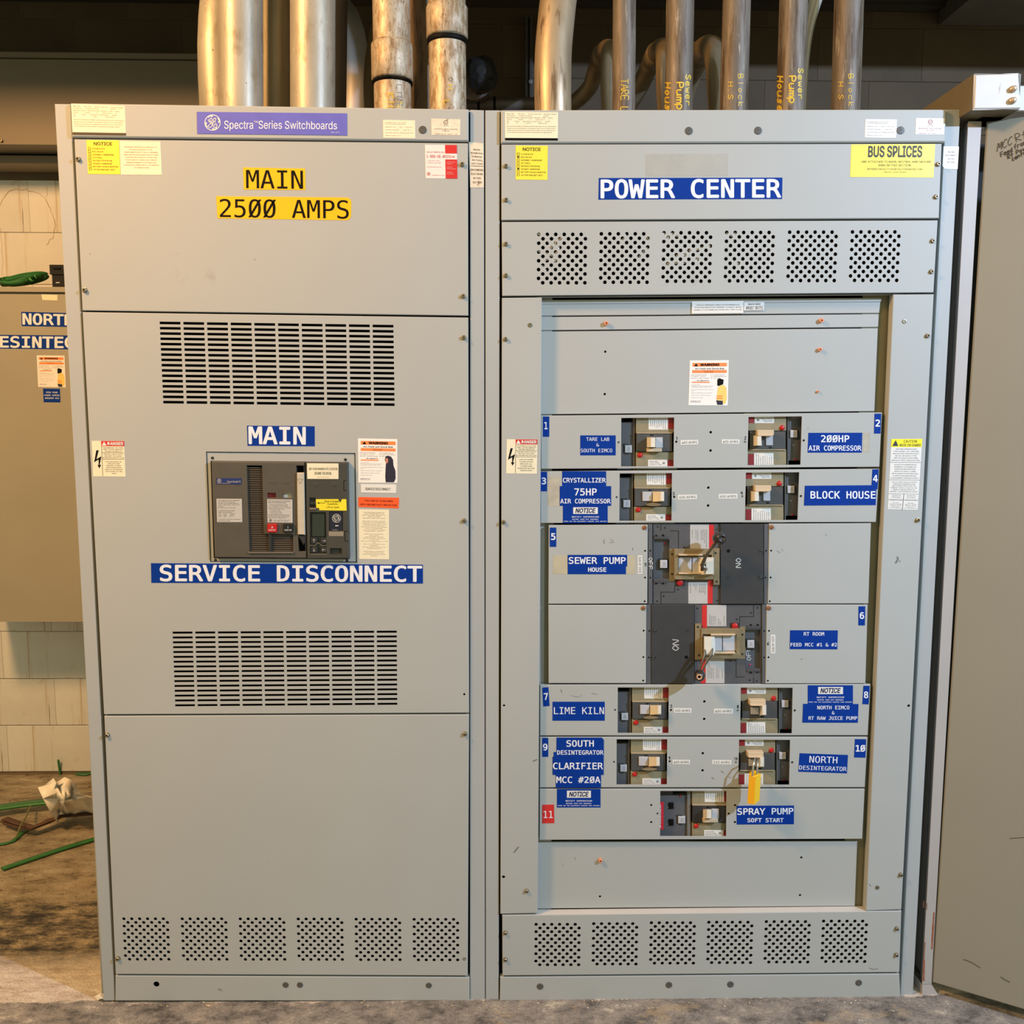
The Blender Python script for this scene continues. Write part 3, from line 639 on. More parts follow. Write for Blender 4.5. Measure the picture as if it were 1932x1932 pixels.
MB().quad(mq((760, 640), (1110, 640), (1112, 1080), (764, 1080)), yb-.0015, yb+.006, .0008).build('button_platform', BMOULD, MBK)
MB().rect(*tomain(815, 1086), *tomain(848, 1290), yb-.001, yb+.02).build('divider_bar', CHAR2, MBK)
MB().quad(mq((568, 1297), (1120, 1297), (1116, 1316), (560, 1316)), yb-.004, yb+.004).build('lower_lip', mat('rib_moulding', (104, 96, 84)), MBK)
MB().rect(*tomain(800, 575), *tomain(908, 642), yb+.008, yb+.012).build('red_indicator', DRED, MBK)
MB().rect(*tomain(990, 577), *tomain(1102, 642), yb+.008, yb+.012).build('white_indicator', HANDLE, MBK)
for x0, nm, m, g, sub_ in ((800, 'red_push_button', REDB, 'O', 'PUSH OFF'), (993, 'black_push_button', mat('button_black', (26, 26, 28), .35), 'I', 'PUSH ON')):
    bq = mr(x0, 956, x0+117, 1061); b = MB().quad(bq, yb-.0075, yb, .0012).build(nm, m, MBK)
    T(b, g, sub(bq, .42 if g == 'O' else .47, .28, .60 if g == 'O' else .53, .52), yb-.0078, BLUEW, 'sans', .02, 2); T(b, sub_, sub(bq, .14, .63, .86, .80), yb-.0078, BLUEW, 'sans', .02, 1)
q = mq((180, 400), (485, 402), (485, 476), (180, 472)); l = label(MBK, q, yb, mat('navy_badge', (36, 48, 104), .35, var=.04), 'badge', .001)
ge(l, *tomain(217, 430), 3.9, yb-.0014, LGREY); T(l, 'Power Break® II', sub(q, .44, .40, .97, .72), yb-.0014, LGREY, 'sans', .01, 1)
MB().quad(sub(q, .03, .85, .55, .89), yb-.0014, yb-.001, .0001).build('underline', LGREY, l)
q = mq((182, 650), (490, 652), (497, 935), (190, 935)); l = label(MBK, q, yb, LGREY, 'rating_label')
para(l, ['STD. BREAK CIRCUIT BREAKER', 'CATALOG NO. SHH25A25', 'FRAME TYPE POWER BREAK II', 'CONT. AMPS 2500  VOLTS 600', 'AC MAX', 'RATING PLUG TYPE TR25', '', 'INTERRUPTING RATING', 'RMS SYM. AMPERES', '240V   100K        LISTED', '480V   100K        ISSUE', '600V    85K        GT-1', '', 'SUITABLE FOR USE AS SERVICE', '50/60 HZ, 2500 A'], sub(q, .05, .04, .93, .97), yb-.0009, BLACK, 'l', cap=.55)
q = mq((798, 656), (1105, 660), (1108, 943), (803, 938)); l = label(MBK, q, yb-.0015, LGREY, 'instruction_label')
para(l, ['GE Consumer & Industrial', 'Electrical Distribution'], sub(q, .04, .03, .92, .17), yb-.0024, BLACK, 'l', off=.02)
para(l, ['   OPERATING INSTRUCTIONS', 'TO CLOSE PUMP THE HANDLE', 'UNTIL SPRING IS FULLY CHARGED', 'THEN PUSH ON BUTTON', '   1. Charge springs', '   2. Push ON to close', '   3. Push OFF to open', 'DO NOT REMOVE COVER OR ANY', 'ACCESSORY WHILE ENERGIZED', 'SEE MANUAL FOR DETAILS'], sub(q, .04, .19, .94, .82), yb-.0024, BLACK, 'l', cap=.55)
ge(l, *tomain(840, 912), 2.6, yb-.0024, BLACK); para(l, ['www.geindustrial.com', 'Plainville, CT 06062'], sub(q, .25, .86, .88, .96), yb-.0024, BLACK, 'l')
MB().quad(mq((1140, 240), (1262, 240), (1282, 1300), (1165, 1300)), yb+.03, yb+.032).build('lever_slot', INTERIOR, MBK)
hl = MB().quad(mq((1158, 335), (1246, 335), (1258, 1090), (1170, 1086)), yb-.006, yb+.012, .0015).build('pump_lever', mat('lever_cream', (192, 184, 164), .5, var=.05, scale=60), MBK)
f = lambda x, y_: P(x, y_, yb-.0064); mb = MB(); stroke(mb, [tomain(1168, 412), tomain(1200, 408), tomain(1232, 412)], .5, f); stroke(mb, mq((1170, 415), (1200, 468)), .5, f); stroke(mb, mq((1232, 415), (1200, 468)), .5, f); mb.build('arrow_mark', GREYP, hl)
MB().quad(mq((1168, 1094), (1258, 1094), (1262, 1180), (1240, 1218), (1190, 1218))[:4], yb-.001, yb+.015, .002).build('lever_grip', CHAR2, MBK)
rq = mq((1262, 205), (1776, 208), (1795, 1376), (1285, 1378))
plate('trip_unit_housing', rq, yb-.003, mat('trip_moulding', (66, 65, 58), .42, var=.06), MBK, slots=[mr(1312, 636, 1388, 790), mq((1316, 812), (1512, 812), (1522, 1318), (1320, 1318)), mr(1550, 806, 1720, 1036), mr(1562, 1250, 1706, 1316)], ret=.06, bev=.0022, sheet=.005)
TM = MATS['trip_moulding']; yt_ = yb-.003
MB().quad(mq((1300, 620), (1730, 620), (1740, 1330), (1310, 1330)), yt_+.006, yt_+.008).build('trip_unit_backing', mat('trip_recess', (40, 42, 36), .5), MBK)
q = mq((1283, 219), (1665, 222), (1665, 411), (1286, 409)); l = label(MBK, q, yt_, CREAM, 'door_sticker')
T(l, 'KEY &/OR NAMEPLATE LOCATED', sub(q, .07, .27, .97, .45), yt_-.0009, BLACK, 'sans', .0, 1); T(l, 'BEHIND THIS DOOR.', sub(q, .24, .55, .78, .73), yt_-.0009, BLACK, 'sans', .0, 1); T(l, 'PART NO. 184C1023 REV 1', sub(q, .32, .86, .72, .91), yt_-.0009, BROWNP, 'sans', 0, 1)
MB().quad(mr(1316, 690, 1384, 722), yt_-.001, yt_+.006, .001).build('latch', CHAR2, MBK); MB().quad(mr(1312, 762, 1392, 788), yt_-.002, yt_+.004, .001).build('latch_lip', mat('latch_grey', (120, 104, 92), .5), MBK)
l = MB().poly(mq((1390, 656), (1660, 655), (1690, 700), (1706, 656), (1760, 656), (1765, 795), (1432, 790), (1430, 762), (1396, 764)), yt_-.0012, yt_-.0004).build('torn_yellow_sticker', mat('sticker_yellow', (240, 224, 50), .4, var=.04), MBK)
for s, b in (('Door is locked', mr(1500, 668, 1672, 694)), ('Carefully -', mr(1530, 702, 1680, 730)), ('Lift to open', mr(1520, 742, 1675, 768))): T(l, s, b, yt_-.0015, BLACK, 'sans', 0, 1)
f = lambda x, y_: P(x, y_, yt_-.0015); mb = MB(); stroke(mb, mq((1415, 702), (1500, 702)), .8, f); stroke(mb, mq((1430, 694), (1412, 702), (1430, 710)), .8, f); mb.build('arrow_mark', BLACK, l)
MB().quad(mr(1345, 835, 1500, 1110), yt_+.003, yt_+.006, .0006).build('display_window', mat('display_glass', (44, 52, 44), .12, var=.05), MBK)
kp = MB()
for a, b in ((1330, 1125), (1450, 1125), (1330, 1232), (1450, 1232)): kp.quad(mr(a, b, a+75, b+75), yt_+.001, yt_+.006, .0008)
kp = kp.build('keypad', CHAR2, MBK)
mb = MB(); f = lambda x, y_: P(x, y_, yt_+.0006)
for cx_, cy_, dx, dy in ((1368, 1162, 0, -1), (1488, 1162, 1, 0), (1368, 1270, 0, 1), (1488, 1270, -1, 0)):
    a = (cx_-dx*20, cy_-dy*20); b = (cx_+dx*20, cy_+dy*20); stroke(mb, mq(a, b), .6, f)
    stroke(mb, mq((b[0]-dx*14+dy*12, b[1]-dy*14+dx*12), b, (b[0]-dx*14-dy*12, b[1]-dy*14-dx*12)), .6, f)
mb.build('arrow_mark', LGREY, kp)
mb = MB(); f = lambda x, y_: P(x, y_, yt_); stroke(mb, mq((1322, 1215), (1385, 1215), (1420, 1185), (1462, 1216), (1516, 1216)), 1.0, f); stroke(mb, mq((1322, 1322), (1522, 1322)), 1.0, f); stroke(mb, mq((1560, 1322), (1706, 1322)), 1.0, f); mb.build('moulded_ridge', mat('ridge', (130, 120, 104), .5), MBK)
pq = mr(1553, 812, 1718, 1034); pl_ = MB().quad(pq, yt_+.001, yt_+.006, .0006).build('logo_plate', mat('logo_plate_navy', (26, 30, 46), .4), MBK)
MB().lathe(P(*tomain(1642, 888), yt_+.001), (0, -1, 0), [(.0108, 0), (.0108, .0008), (.0001, .0008)], 24, False).build('badge_disc', LGREY, pl_); ge(pl_, *tomain(1642, 888), 7.0, yt_-.0002, BLACK)
MB().quad(mr(1626, 974, 1664, 984), yt_+.0004, yt_+.001, .0001).build('white_dash', WHITE, pl_); T(pl_, 'microEntelliGuard', mr(1590, 1022, 1655, 1032), yt_+.0006, LGREY, 'sans', 0, 1)
MB().quad(mq((1546, 1050), (1726, 1050), (1726, 1105), (1548, 1105)), yt_-.0006, yt_, .0002).build('grey_label', mat('grey_tag', (140, 130, 114), .5), MBK)
mb = MB(); f = lambda x, y_: P(x, y_, yt_-.0003)
for pts in (((1757, 430), (1730, 430), (1730, 550), (1762, 552)), ((1775, 1045), (1742, 1045), (1745, 1165), (1785, 1168))):
    for a, b in zip(pts, pts[1:]): stroke(mb, mq(a, b), 1.0, f)
mb.build('hinge_groove', BLACK, MBK)
mb = MB(); 
for a in ((1395, 480), (1612, 480)): mb.lathe(P(*tomain(*a), yt_), (0, -1, 0), [(.0055, 0), (.0052, .0006), (.0040, .0006), (.0001, .0002)], 18)
mb.build('keyhole_blank', TM, MBK)
mb = MB()
for a in (818, 975): mb.quad(mr(a, 425, a+98, 465), yb-.0006, yb, .0004)
mb.build('blank_window', BMOULD, MBK)
# ================================================================== POWER CENTER SECTION
YR = .013                                                # plane of the breaker strips
YC = .026                                                # recessed plane
plate('corner_post', [(915.5, 208), (943.2, 208), (941, 1889), (916.5, 1889)], .006, PAINT2, POW, ret=.03)
plate('corner_post', [(1784.8, 206.5), (1812.5, 206.5), (1722, 1886), (1698.3, 1886)], .008, PAINT2, POW, ret=.03)
hdr2 = plate('header', [(945, 207.5), (1786, 206.3), (1784, 268), (945, 270)], -.004, PAINT, POW, bev=.003, ret=.03)
pc1 = plate('cover', [(946, 272.5), (1777, 271), (1771.5, 411.5), (946, 415.3)], 0, PAINT, POW)
VB = [(1016.6, 442.2), (1134.6, 441.2), (1253, 439.2), (1371.2, 438.6), (1490, 438.0), (1608.5, 437.6)]
pc2 = plate('vent_cover', [(946.5, 418.8), (1769.5, 415.5), (1761.5, 551.8), (947.5, 558.3)], 0, PAINT, POW, holes=perfs(VB, 16.0, 8.3, 3.6))
cl = plate('side_cover', [(947, 562), (1022.3, 561), (1014.6, 1723), (944, 1724.5)], 0, PAINT, POW, holes=[(1000, 613.5, 4), (951, 1331, 2.2), (950, 1654.5, 3)], ret=.024)
cr_ = plate('side_cover', [(1685.5, 555.5), (1762, 555), (1700.8, 1716), (1634, 1718.5)], 0, PAINT, POW, holes=[(1706, 606.5, 4), (1714.5, 1331.5, 2.6), (1655, 1674.5, 4)], ret=.024)
bv = plate('vent_cover', [(947.5, 1727), (1701, 1718.8), (1697, 1834.5), (948, 1840.8)], 0, PAINT, POW, ret=.024,
      holes=perfs([(1011.5, 1744.3), (1120.2, 1743), (1229.1, 1741.3), (1337.5, 1740.3), (1446, 1739.2), (1554, 1738.2)], 14.75, 6.93, 3.35))
kick2 = plate('kick_plate', [(943.5, 1843.8), (1697, 1837.5), (1699, 1885), (943, 1888)], .002, PAINT, POW)
for x, y in ((1019, 1861), (1262, 1858), (1378, 1857), (1620, 1854)): inst(PLG, 'plug', kick2, x, y, .002, .95)
for x, y in ((1299.5, 247), (1430, 246.5), (1699, 246)): inst(PLG, 'plug', hdr2, x, y, -.004, 1.0)
for x, y, c in ((954.7, 313.7, pc1), (955, 377.5, pc1), (954.7, 460.6, pc2), (954.8, 520, pc2), (1769.7, 310, pc1), (1765.8, 371.5, pc1), (1759.5, 454.5, pc2), (1757, 512.5, pc2),
                (954, 640, cl), (950, 985, cl), (993.5, 1680.5, cl), (1749.5, 633.5, cr_), (1731, 981, cr_), (1699, 1650, cr_), (953.5, 1759.5, bv), (953.5, 1810, bv), (1691.5, 1751.5, bv), (1690.5, 1801, bv)):
    inst(SCR, 'screw', c, x, y, 0, .85)
inst(RING, 'insert', cl, 1000, 613.5, 0, .9); inst(RING, 'insert', cr_, 1706, 606.5, 0, .9); inst(RING, 'insert', cr_, 1655, 1674.5, 0, .9)
# recess: side rails, top strips, filler panel
MB().quad([(1012, 556), (1042, 556), (1040, 1716), (1006, 1718)], .030, .034).build('mounting_rail', PAINT2, POW)
MB().quad([(1028, 985), (1045, 985), (1044, 1292), (1026, 1292)], .0285, .030).build('rail_shade_strip', RAIL, POW)  # olive strip puts the shadow beside the rail into colour
MB().quad([(1628, 552), (1700, 552), (1650, 1716), (1590, 1716)], .030, .034).build('mounting_rail', RAIL, POW)
top_strip = plate('filler_strip', [(1016, 571.3), (1662, 567.2), (1659, 590.8), (1016, 596)], YC, PAINT, POW, ret=.004)
MB().quad([(1016, 566), (1664, 562), (1662, 569.5), (1016, 574)], YC-.002, YC+.006, .001).build('strip_flange', PAINT, POW)
ts2 = plate('filler_strip', [(1016, 598.2), (1658.5, 592.6), (1657, 617.2), (1016, 623.4)], YC, PAINT, POW, ret=.004)
fp_ = plate('filler_panel', [(1016, 625.6), (1656.5, 619.4), (1650, 776), (1016, 782)], YC, PAINT, POW, ret=.004, holes=[(1142, 663.5, 2.3), (1141, 743.5, 2.3)])
inst(CPI, 'insert', ts2, 1143.5, 610.5, YC, .9); inst(CPI, 'insert', ts2, 1548.5, 605, YC, .9); inst(CPI, 'insert', fp_, 1546, 659.5, YC, .8); inst(CPI, 'insert', fp_, 1542.5, 738.8, YC, .5)
fb = plate('filler_panel', [(1010, 1588.5), (1618, 1587), (1613.5, 1709.5), (1010, 1714.5)], YC, PAINT, POW, ret=.004, holes=[(1132, 1691.5, 2.3), (1512, 1618, 2.3), (1509.5, 1689, 2.3)])
inst(CPI, 'insert', fb, 1132.5, 1622, YC, .9)
p0 = P(1010, 1726, .0008); p1 = P(1636, 1719.2, .0008)   # sill: top return of the lower vent cover
MB().add([p0, p1, p1+Vector((0, .026, .0)), p0+Vector((0, .026, 0)), p0-Vector((0, 0, .002)), p1-Vector((0, 0, .002))], [(0, 1, 2, 3), (4, 5, 1, 0)]).build('sill_return', mat('lit_sill_paint', (196, 192, 184), .4, var=.03), POW)  # lighter than the cover: light from above put into its colour
for c, nm in (((1680, 553), 'soffit_return'),):
    a = P(1018, 560, .001); b = P(1690, 555, .001)
    MB().add([a, b, b+Vector((0, .026, 0)), a+Vector((0, .026, 0))], [(3, 2, 1, 0)]).build(nm, PAINT, POW)
def row(q, holes=(), wins=(), **k): return plate('breaker_strip', q, YR, PAINT, POW, holes=holes, slots=[R(*w_) if not isinstance(w_[0], tuple) else w_ for w_ in wins], ret=.012, **k)
W1 = [(1172.2, 788.6), (1272, 787.8), (1270.8, 879.8), (1171.7, 880)]; W2 = [(1412.2, 786.6), (1513, 785.4), (1510.3, 876.8), (1410.2, 877.6)]
W3 = [(1169.2, 893.2), (1268, 892.5), (1267, 982.3), (1168.5, 982.6)]; W4 = [(1407.3, 891.6), (1508, 891), (1504.8, 981), (1405.3, 981.6)]
W7 = [(1165.6, 1297), (1261.8, 1297), (1261.3, 1383.2), (1165.4, 1383)]; W8 = [(1397.6, 1297.2), (1495.6, 1297.6), (1494, 1383.8), (1396.6, 1383.6)]
W9 = [(1163.5, 1394.8), (1259, 1394.8), (1258.3, 1480.2), (1163.2, 1480.4)]; W10 = [(1394.4, 1395.4), (1490.8, 1396), (1489, 1480.8), (1392.8, 1480.6)]
W11 = [(1245.8, 1492.3), (1370.8, 1492.5), (1370, 1577.8), (1245.3, 1577.8)]
rw1 = row([(1020.8, 784.2), (1664.5, 778.3), (1659.5, 881), (1020.8, 884.8)], [(1167, 834.5, 2.1), (1276, 833.5, 2.1), (1341, 815.5, 2.5), (1340.6, 850, 2.5), (1516.5, 831, 2.3)], [W1, W2])
rw3 = row([(1020, 889.4), (1659.3, 884.6), (1652.8, 985.2), (1020, 987)], [(1163.5, 938, 2.1), (1272, 937.5, 2.1), (1336.5, 920, 2.5), (1336, 953.8, 2.5), (1511, 936, 2.3)], [W3, W4])
fh = lambda x, ys: [(x-i*.6, y, r) for i, (y, r) in enumerate(ys)]
r5l = plate('blank_panel', [(1035.2, 991), (1222.3, 990), (1221.4, 1139), (1034.6, 1139.6)], YR, PAINT, POW, ret=.012, holes=[(1217, 1039.3, 1.9), (1217, 1089.7, 1.9), (1216.3, 1134.6, 1.9)])
r5r = plate('blank_panel', [(1451, 988.3), (1643.6, 987.4), (1638.5, 1139), (1448.5, 1139.2)], YR, PAINT, POW, ret=.012, holes=[(1455, 1039, 1.9), (1454, 1089.6, 1.9), (1452.4, 1134.6, 1.9)])
r6l = plate('blank_panel', [(1034.6, 1141.8), (1219.6, 1141.8), (1219, 1289.3), (1035, 1289.2)], YR, PAINT, POW, ret=.012, holes=[(1214.5, 1190, 1.9), (1214, 1240, 1.9), (1213.6, 1284.2, 1.9)])
r6r = plate('blank_panel', [(1446.3, 1140.8), (1637.4, 1141.2), (1633, 1289.6), (1444.3, 1289.8)], YR, PAINT, POW, ret=.012, holes=[(1451, 1190.3, 1.9), (1450, 1240.2, 1.9), (1448.8, 1284.5, 1.9)])
for o, x, y in ((r5l, 1216.3, 995.2), (r5r, 1456, 994.5), (r6l, 1214, 1147), (r6r, 1450.6, 1147)): inst(RSC, 'screw', o, x, y, YR, .95)
rw7 = row([(1019, 1292.4), (1643, 1291), (1637.5, 1387.6), (1018.8, 1388)], [(1160.5, 1339.5, 2.1), (1266, 1339.8, 2.1), (1329, 1323.5, 2.5), (1328.7, 1356.5, 2.5), (1499.5, 1340.5, 2.3)], [W7, W8])
rw9 = row([(1018.8, 1391), (1637.3, 1390.8), (1631.8, 1485.6), (1018.4, 1486)], [(1158.5, 1437.5, 2.1), (1263.5, 1436.5, 2.1), (1326, 1421.3, 2.5), (1325.6, 1453.6, 2.5), (1494.7, 1438.5, 2.3)], [W9, W10])
rw11 = row([(1018.4, 1489), (1631.6, 1489), (1627, 1583), (1018, 1585)], [(1228.7, 1519, 2.1), (1228.7, 1551.2, 2.1), (1240.5, 1535, 2.1), (1387, 1519.4, 2.3), (1386.7, 1551.2, 2.3), (1375, 1535.2, 2.1)], [W11])
for x, y in ((1405.5, 833.2), (1400.5, 936.2), (1392, 1340), (1388.5, 1438)):
    inst(RING, 'insert', POW, x, y, YR, .42)
# pale insulation scraps showing behind the upper vent holes
ins = mat('white_insulation', (240, 238, 232), .6, var=.04)
mb = MB(); rr = random.Random(3)
def scrap(pts, r): mb.tube([P(x, y, .0085) for x, y in pts], [r*mpx(x, y, 0) for x, y in pts], 8, flat=.55)
scrap([(1015, 440), (1030, 446), (1040, 462), (1052, 462), (1056, 476)], 4.5); scrap([(1012, 470), (1026, 478), (1044, 482), (1058, 472)], 4); scrap([(1020, 492), (1034, 488), (1050, 492)], 4.2); scrap([(1014, 500), (1024, 504), (1030, 512)], 4.5); scrap([(1036, 470), (1050, 458), (1060, 450)], 3.5)
scrap([(1176, 438), (1182, 446), (1174, 454), (1170, 460)], 3.6); scrap([(1218, 444), (1224, 452)], 3.2); scrap([(1206, 486), (1216, 474), (1222, 468)], 3.2)
scrap([(1250, 440), (1262, 446), (1258, 458), (1252, 466)], 4.6); scrap([(1266, 440), (1280, 446)], 3.8); scrap([(1276, 484), (1290, 480), (1302, 484), (1312, 492), (1322, 484)], 4.2); scrap([(1258, 500), (1270, 494), (1284, 498), (1296, 492)], 4); scrap([(1300, 474), (1318, 470), (1340, 464)], 3.4)
scrap([(1370, 440), (1380, 444), (1388, 440)], 4); scrap([(1378, 450), (1384, 456)], 3); scrap([(1390, 496), (1396, 500)], 3.4)
mb.build('insulation_scraps', ins, POW, kind='stuff')
res = mat('tape_residue', (186, 178, 150), .5, var=.08, scale=30)
MB().quad(R(1033, 899, 1056, 955), YR-.0003, YR, .0001).build('glue_residue', mat('grey_residue', (176, 170, 152), .6, var=.12, scale=60), POW)
MB().quad([(1629, 816.5), (1641, 816.5), (1640, 853.5), (1628, 854)], YR-.0003, YR, .0001).build('glue_residue', MATS['grey_residue'], POW)
mb = MB(); f0 = lambda x, y_: P(x, y_, -.0003); f1 = lambda x, y_: P(x, y_, YR-.0003)
for pts, w_ in (([(1690, 1062), (1694, 1055), (1693, 1051)], 3), ([(1697, 1060), (1698, 1058)], 1.5), ([(1640, 1668), (1643, 1672)], 1), ([(1640, 1826), (1648, 1829), (1656, 1827)], 1), ([(970, 1608), (978, 1598)], 2), ([(1006, 1436), (1013, 1433)], 2), ([(1084, 1618), (1086, 1622)], 1), ([(480, 488), (481, 491)], .8), ([(169, 478), (170, 479)], 1), ([(412, 1866), (418, 1868)], 1.2)): stroke(mb, pts, w_, f0)
for pts, w_ in (([(1361, 1455), (1365, 1458)], 1.4), ([(1343, 1467), (1347, 1470)], 1.4), ([(1375, 1466), (1378, 1467)], 1), ([(1466, 1039), (1472, 1043)], .8), ([(1475, 1037), (1477, 1039)], .8), ([(1558, 1008), (1559, 1010)], 1), ([(1194, 1034), (1194, 1038)], 1), ([(1140, 1018), (1139, 1022), (1141, 1025)], 1), ([(1152, 1017), (1158, 1023), (1150, 1024)], .8), ([(1512, 1243), (1513, 1244)], 1.5), ([(1058, 1301), (1060, 1306)], 1.2), ([(1078, 1312), (1088, 1315), (1098, 1312)], .6), ([(1116, 1308), (1126, 1310)], .8), ([(1524, 808), (1525, 809)], 1)): stroke(mb, pts, w_, f1)
mb.build('scuffs', mat('scuff_grey', (116, 112, 104), .7, var=.2, scale=200), POW, kind='stuff')
# ---- labels on the power center
spec(POW, [(952.5, 211), (1053, 212), (1052.5, 265.5), (953, 265)], -.004, BLACK)
cream(POW, [(1633, 224.7), (1692.5, 225.5), (1690.5, 260.3), (1631.5, 259.5)], -.004, ['GE INDUSTRIAL SOLUTIONS', 'FACTORY IDENTIFICATION', '', 'MADE IN U.S.A.        SER        W096A22', '', 'GE SWITCHBOARD           PART NO. 7', '', 'THIS SECTION IS A FEEDER SECTION', '', 'PRODUCT DATE: 6/21'], 'l', m=WHITE)
ul(POW, [(1728.5, 222.6), (1783, 223.4), (1781.3, 254.2), (1727, 253.6)], -.004, WHITE, DRED)
notice(POW, [(973, 274.5), (1033.6, 275), (1033, 339.6), (973, 338.8)], 0, (1, 5))
q = [(1606, 272.4), (1764.6, 271.6), (1761.5, 335), (1604, 333.8)]; l = label(POW, q, 0, NYEL, 'bus_splices_sticker'); mb = MB()
T(None, 'BUS SPLICES', sub(q, .205, .045, .85, .40), -.0009, BLACK, 'sans', .035, 3, mb=mb)
T(None, 'ARE ATTACHED TO MAIN, NEUTRAL AND GROUND', sub(q, .13, .50, .96, .575), -.0009, BLACK, 'sans', .01, 1, mb=mb)
T(None, 'BARS IN THIS SECTION', sub(q, .335, .60, .72, .67), -.0009, BLACK, 'sans', .01, 1, mb=mb)
T(None, '(REFERENCE DEH40273 FOR INSTALLATION INSTRUCTION)', sub(q, .20, .725, .86, .79), -.0009, BLACK, 'sans', .0, 1, mb=mb)
T(None, 'FORM 70491L  THE BOTTOM SHIELD', sub(q, .40, .825, .67, .86), -.0009, BLACK, 'sans', .0, 1, mb=mb)
mb.build('lettering', mat('dark_olive_ink', (44, 42, 12), .5), l)
l = MB().poly([(1780.5, 276), (1809.3, 276.6), (1806.8, 319), (1782, 318.4), (1778.6, 313)], .0072, .008).build('neutral_sticker', WHITE, POW)
para(l, ['NEUTRAL', 'DISCONNECT', 'IN THIS', 'SECTION'], [(1785, 283), (1806, 283), (1804, 309), (1783, 309)], .0069, BLACK, cap=.45, off=0)
big(POW, [(1129.8, 335.8), (1476.3, 335), (1475.5, 375.4), (1129, 376.6)], 0, BLUE, [('POWER CENTER', [(1133, 338), (1474, 337), (1474, 373.5), (1133, 375)])], BLUEW, off=.027)
MB().quad([(1218, 290.5), (1373, 289.5), (1373, 332), (1218, 333)], -.0003, 0, .0001).build('glue_residue', mat('residue', (166, 166, 156), .6, var=.05, scale=30), POW)
q = [(1305.5, 568.3), (1403, 567.6), (1402.5, 591), (1305, 592)]; l = label(POW, q, YC-.0022, WHITE, 'instruction_sticker')
para(l, ['CIRCUIT BREAKER HANDLE IN INTERMEDIATE', 'POSITION INDICATES TRIPPED. TO RESET, MOVE', 'HANDLE TO EXTREME OFF POSITION, THEN TO ON.'], sub(q, .04, .2, .97, .78), YC-.0031, BLACK, cap=.5)
q = [(1403.8, 570.6), (1442, 570.2), (1441.5, 585.4), (1403.4, 586)]; l = label(POW, q, YC-.0022, WHITE, 'bolt_on_sticker')
T(l, 'Spectra Series', sub(q, .2, .08, .82, .36), YC-.0031, BLACK, 'sans', .02, 1); T(l, 'APN BOLT-ON STYLE', sub(q, .1, .46, .95, .90), YC-.0031, BLACK, 'sans', .0, 1)
warning(POW, [(1301.6, 680.2), (1375, 679.6), (1373.2, 765), (1299, 764.6)], YC, '8 cal/cm^2', 'yellow', 0)
danger(POW, [(956, 828.8), (1014, 829.2), (1013, 894), (955, 893.4)], 0, ['LIVE BUS BARS', 'CAUSE SHOCK', 'REPLACE ALL', 'COVERS AND', 'BARRIERS BEFORE', 'ENERGIZING'])
q = [(1682, 828.3), (1740.2, 828.2), (1731.5, 962.3), (1674.8, 961)]; l = label(POW, q, 0, WHITE, 'caution_sticker'); yt = -.0009
MB().quad(sub(q, 0, 0, 1, .115), yt, -.0006, .0001).build('yellow_header', mat('caution_yellow', (246, 232, 40), .4), l)
mb = MB(); T(None, 'CAUTION', sub(q, .40, .015, .83, .052), yt-.0003, BLACK, 'sans', .02, 1, mb=mb); T(None, 'MISE EN GARDE', sub(q, .28, .068, .97, .105), yt-.0003, BLACK, 'sans', .02, 1, mb=mb)
t3 = [sub(q, a, b, 0, 0)[0] for a, b in ((.14, .015), (.235, .1), (.035, .1))]; mb.add([P(x, yv, yt-.0003) for x, yv in t3], [(2, 1, 0)])
para(None, ['BEFORE ENERGIZING', 'THIS PANEL, ALL UNUSED', 'MOUNTING SPACES MUST', 'BE FILLED WITH TYPE', 'APP FILLER PLATES AND', 'DEH40273D01 INSULATORS'], sub(q, .04, .125, .96, .315), yt, BLACK, mb=mb, off=0)
para(None, ["AVANT D'ALIMENTER CE", 'PANNEAU, COUVRIR LES', 'ESPACES DE MONTAGE', "NON UTILISES A L'AIDE", "DE PLAQUES D'OBTURATION", '# APP ET DE DISPOSITIFS', "D'ISOLEMENT # DEH40273D01"], sub(q, .04, .345, .96, .565), yt, BLACK, mb=mb, off=0)
para(None, ['USE OF OTHER THAN GE LISTED OR', 'APPROVED COMPONENTS AND', 'REPLACEMENT PARTS VOIDS THE', 'WARRANTY AND UL LISTING OF THIS', 'PRODUCT AND MAY RESULT IN', 'PROPERTY LOSS OR PERSONAL INJURY'], sub(q, .04, .595, .96, .755), yt, BLACK, mb=mb, off=0)
for u in (.05, .54): para(None, ['FOR USE WITH', 'APN PLUG-IN', 'STYLE PANELS', '', 'FOR MCC GE TYPE', '', 'USE WITH', 'ONE BOLT SPACER', 'APN BOLT ON OR', 'PLUG STYLE', 'GFI, GTK AND BUCK'], sub(q, u, .785, u+.42, .985), yt, BLACK, mb=mb, off=0)
f = lambda x, y_: P(x, y_, yt)
for v in (.33, .58, .775, .86): a, b = sub(q, .0, v, 1, v)[:2]; stroke(mb, [a, b], .5, f)
a = sub(q, .51, .775, 0, 0)[0]; b = sub(q, .49, 1, 0, 0)[0]; stroke(mb, [a, b], .8, f)
mb.build('lettering', mat('soft_black', (52, 50, 50), .5), l)
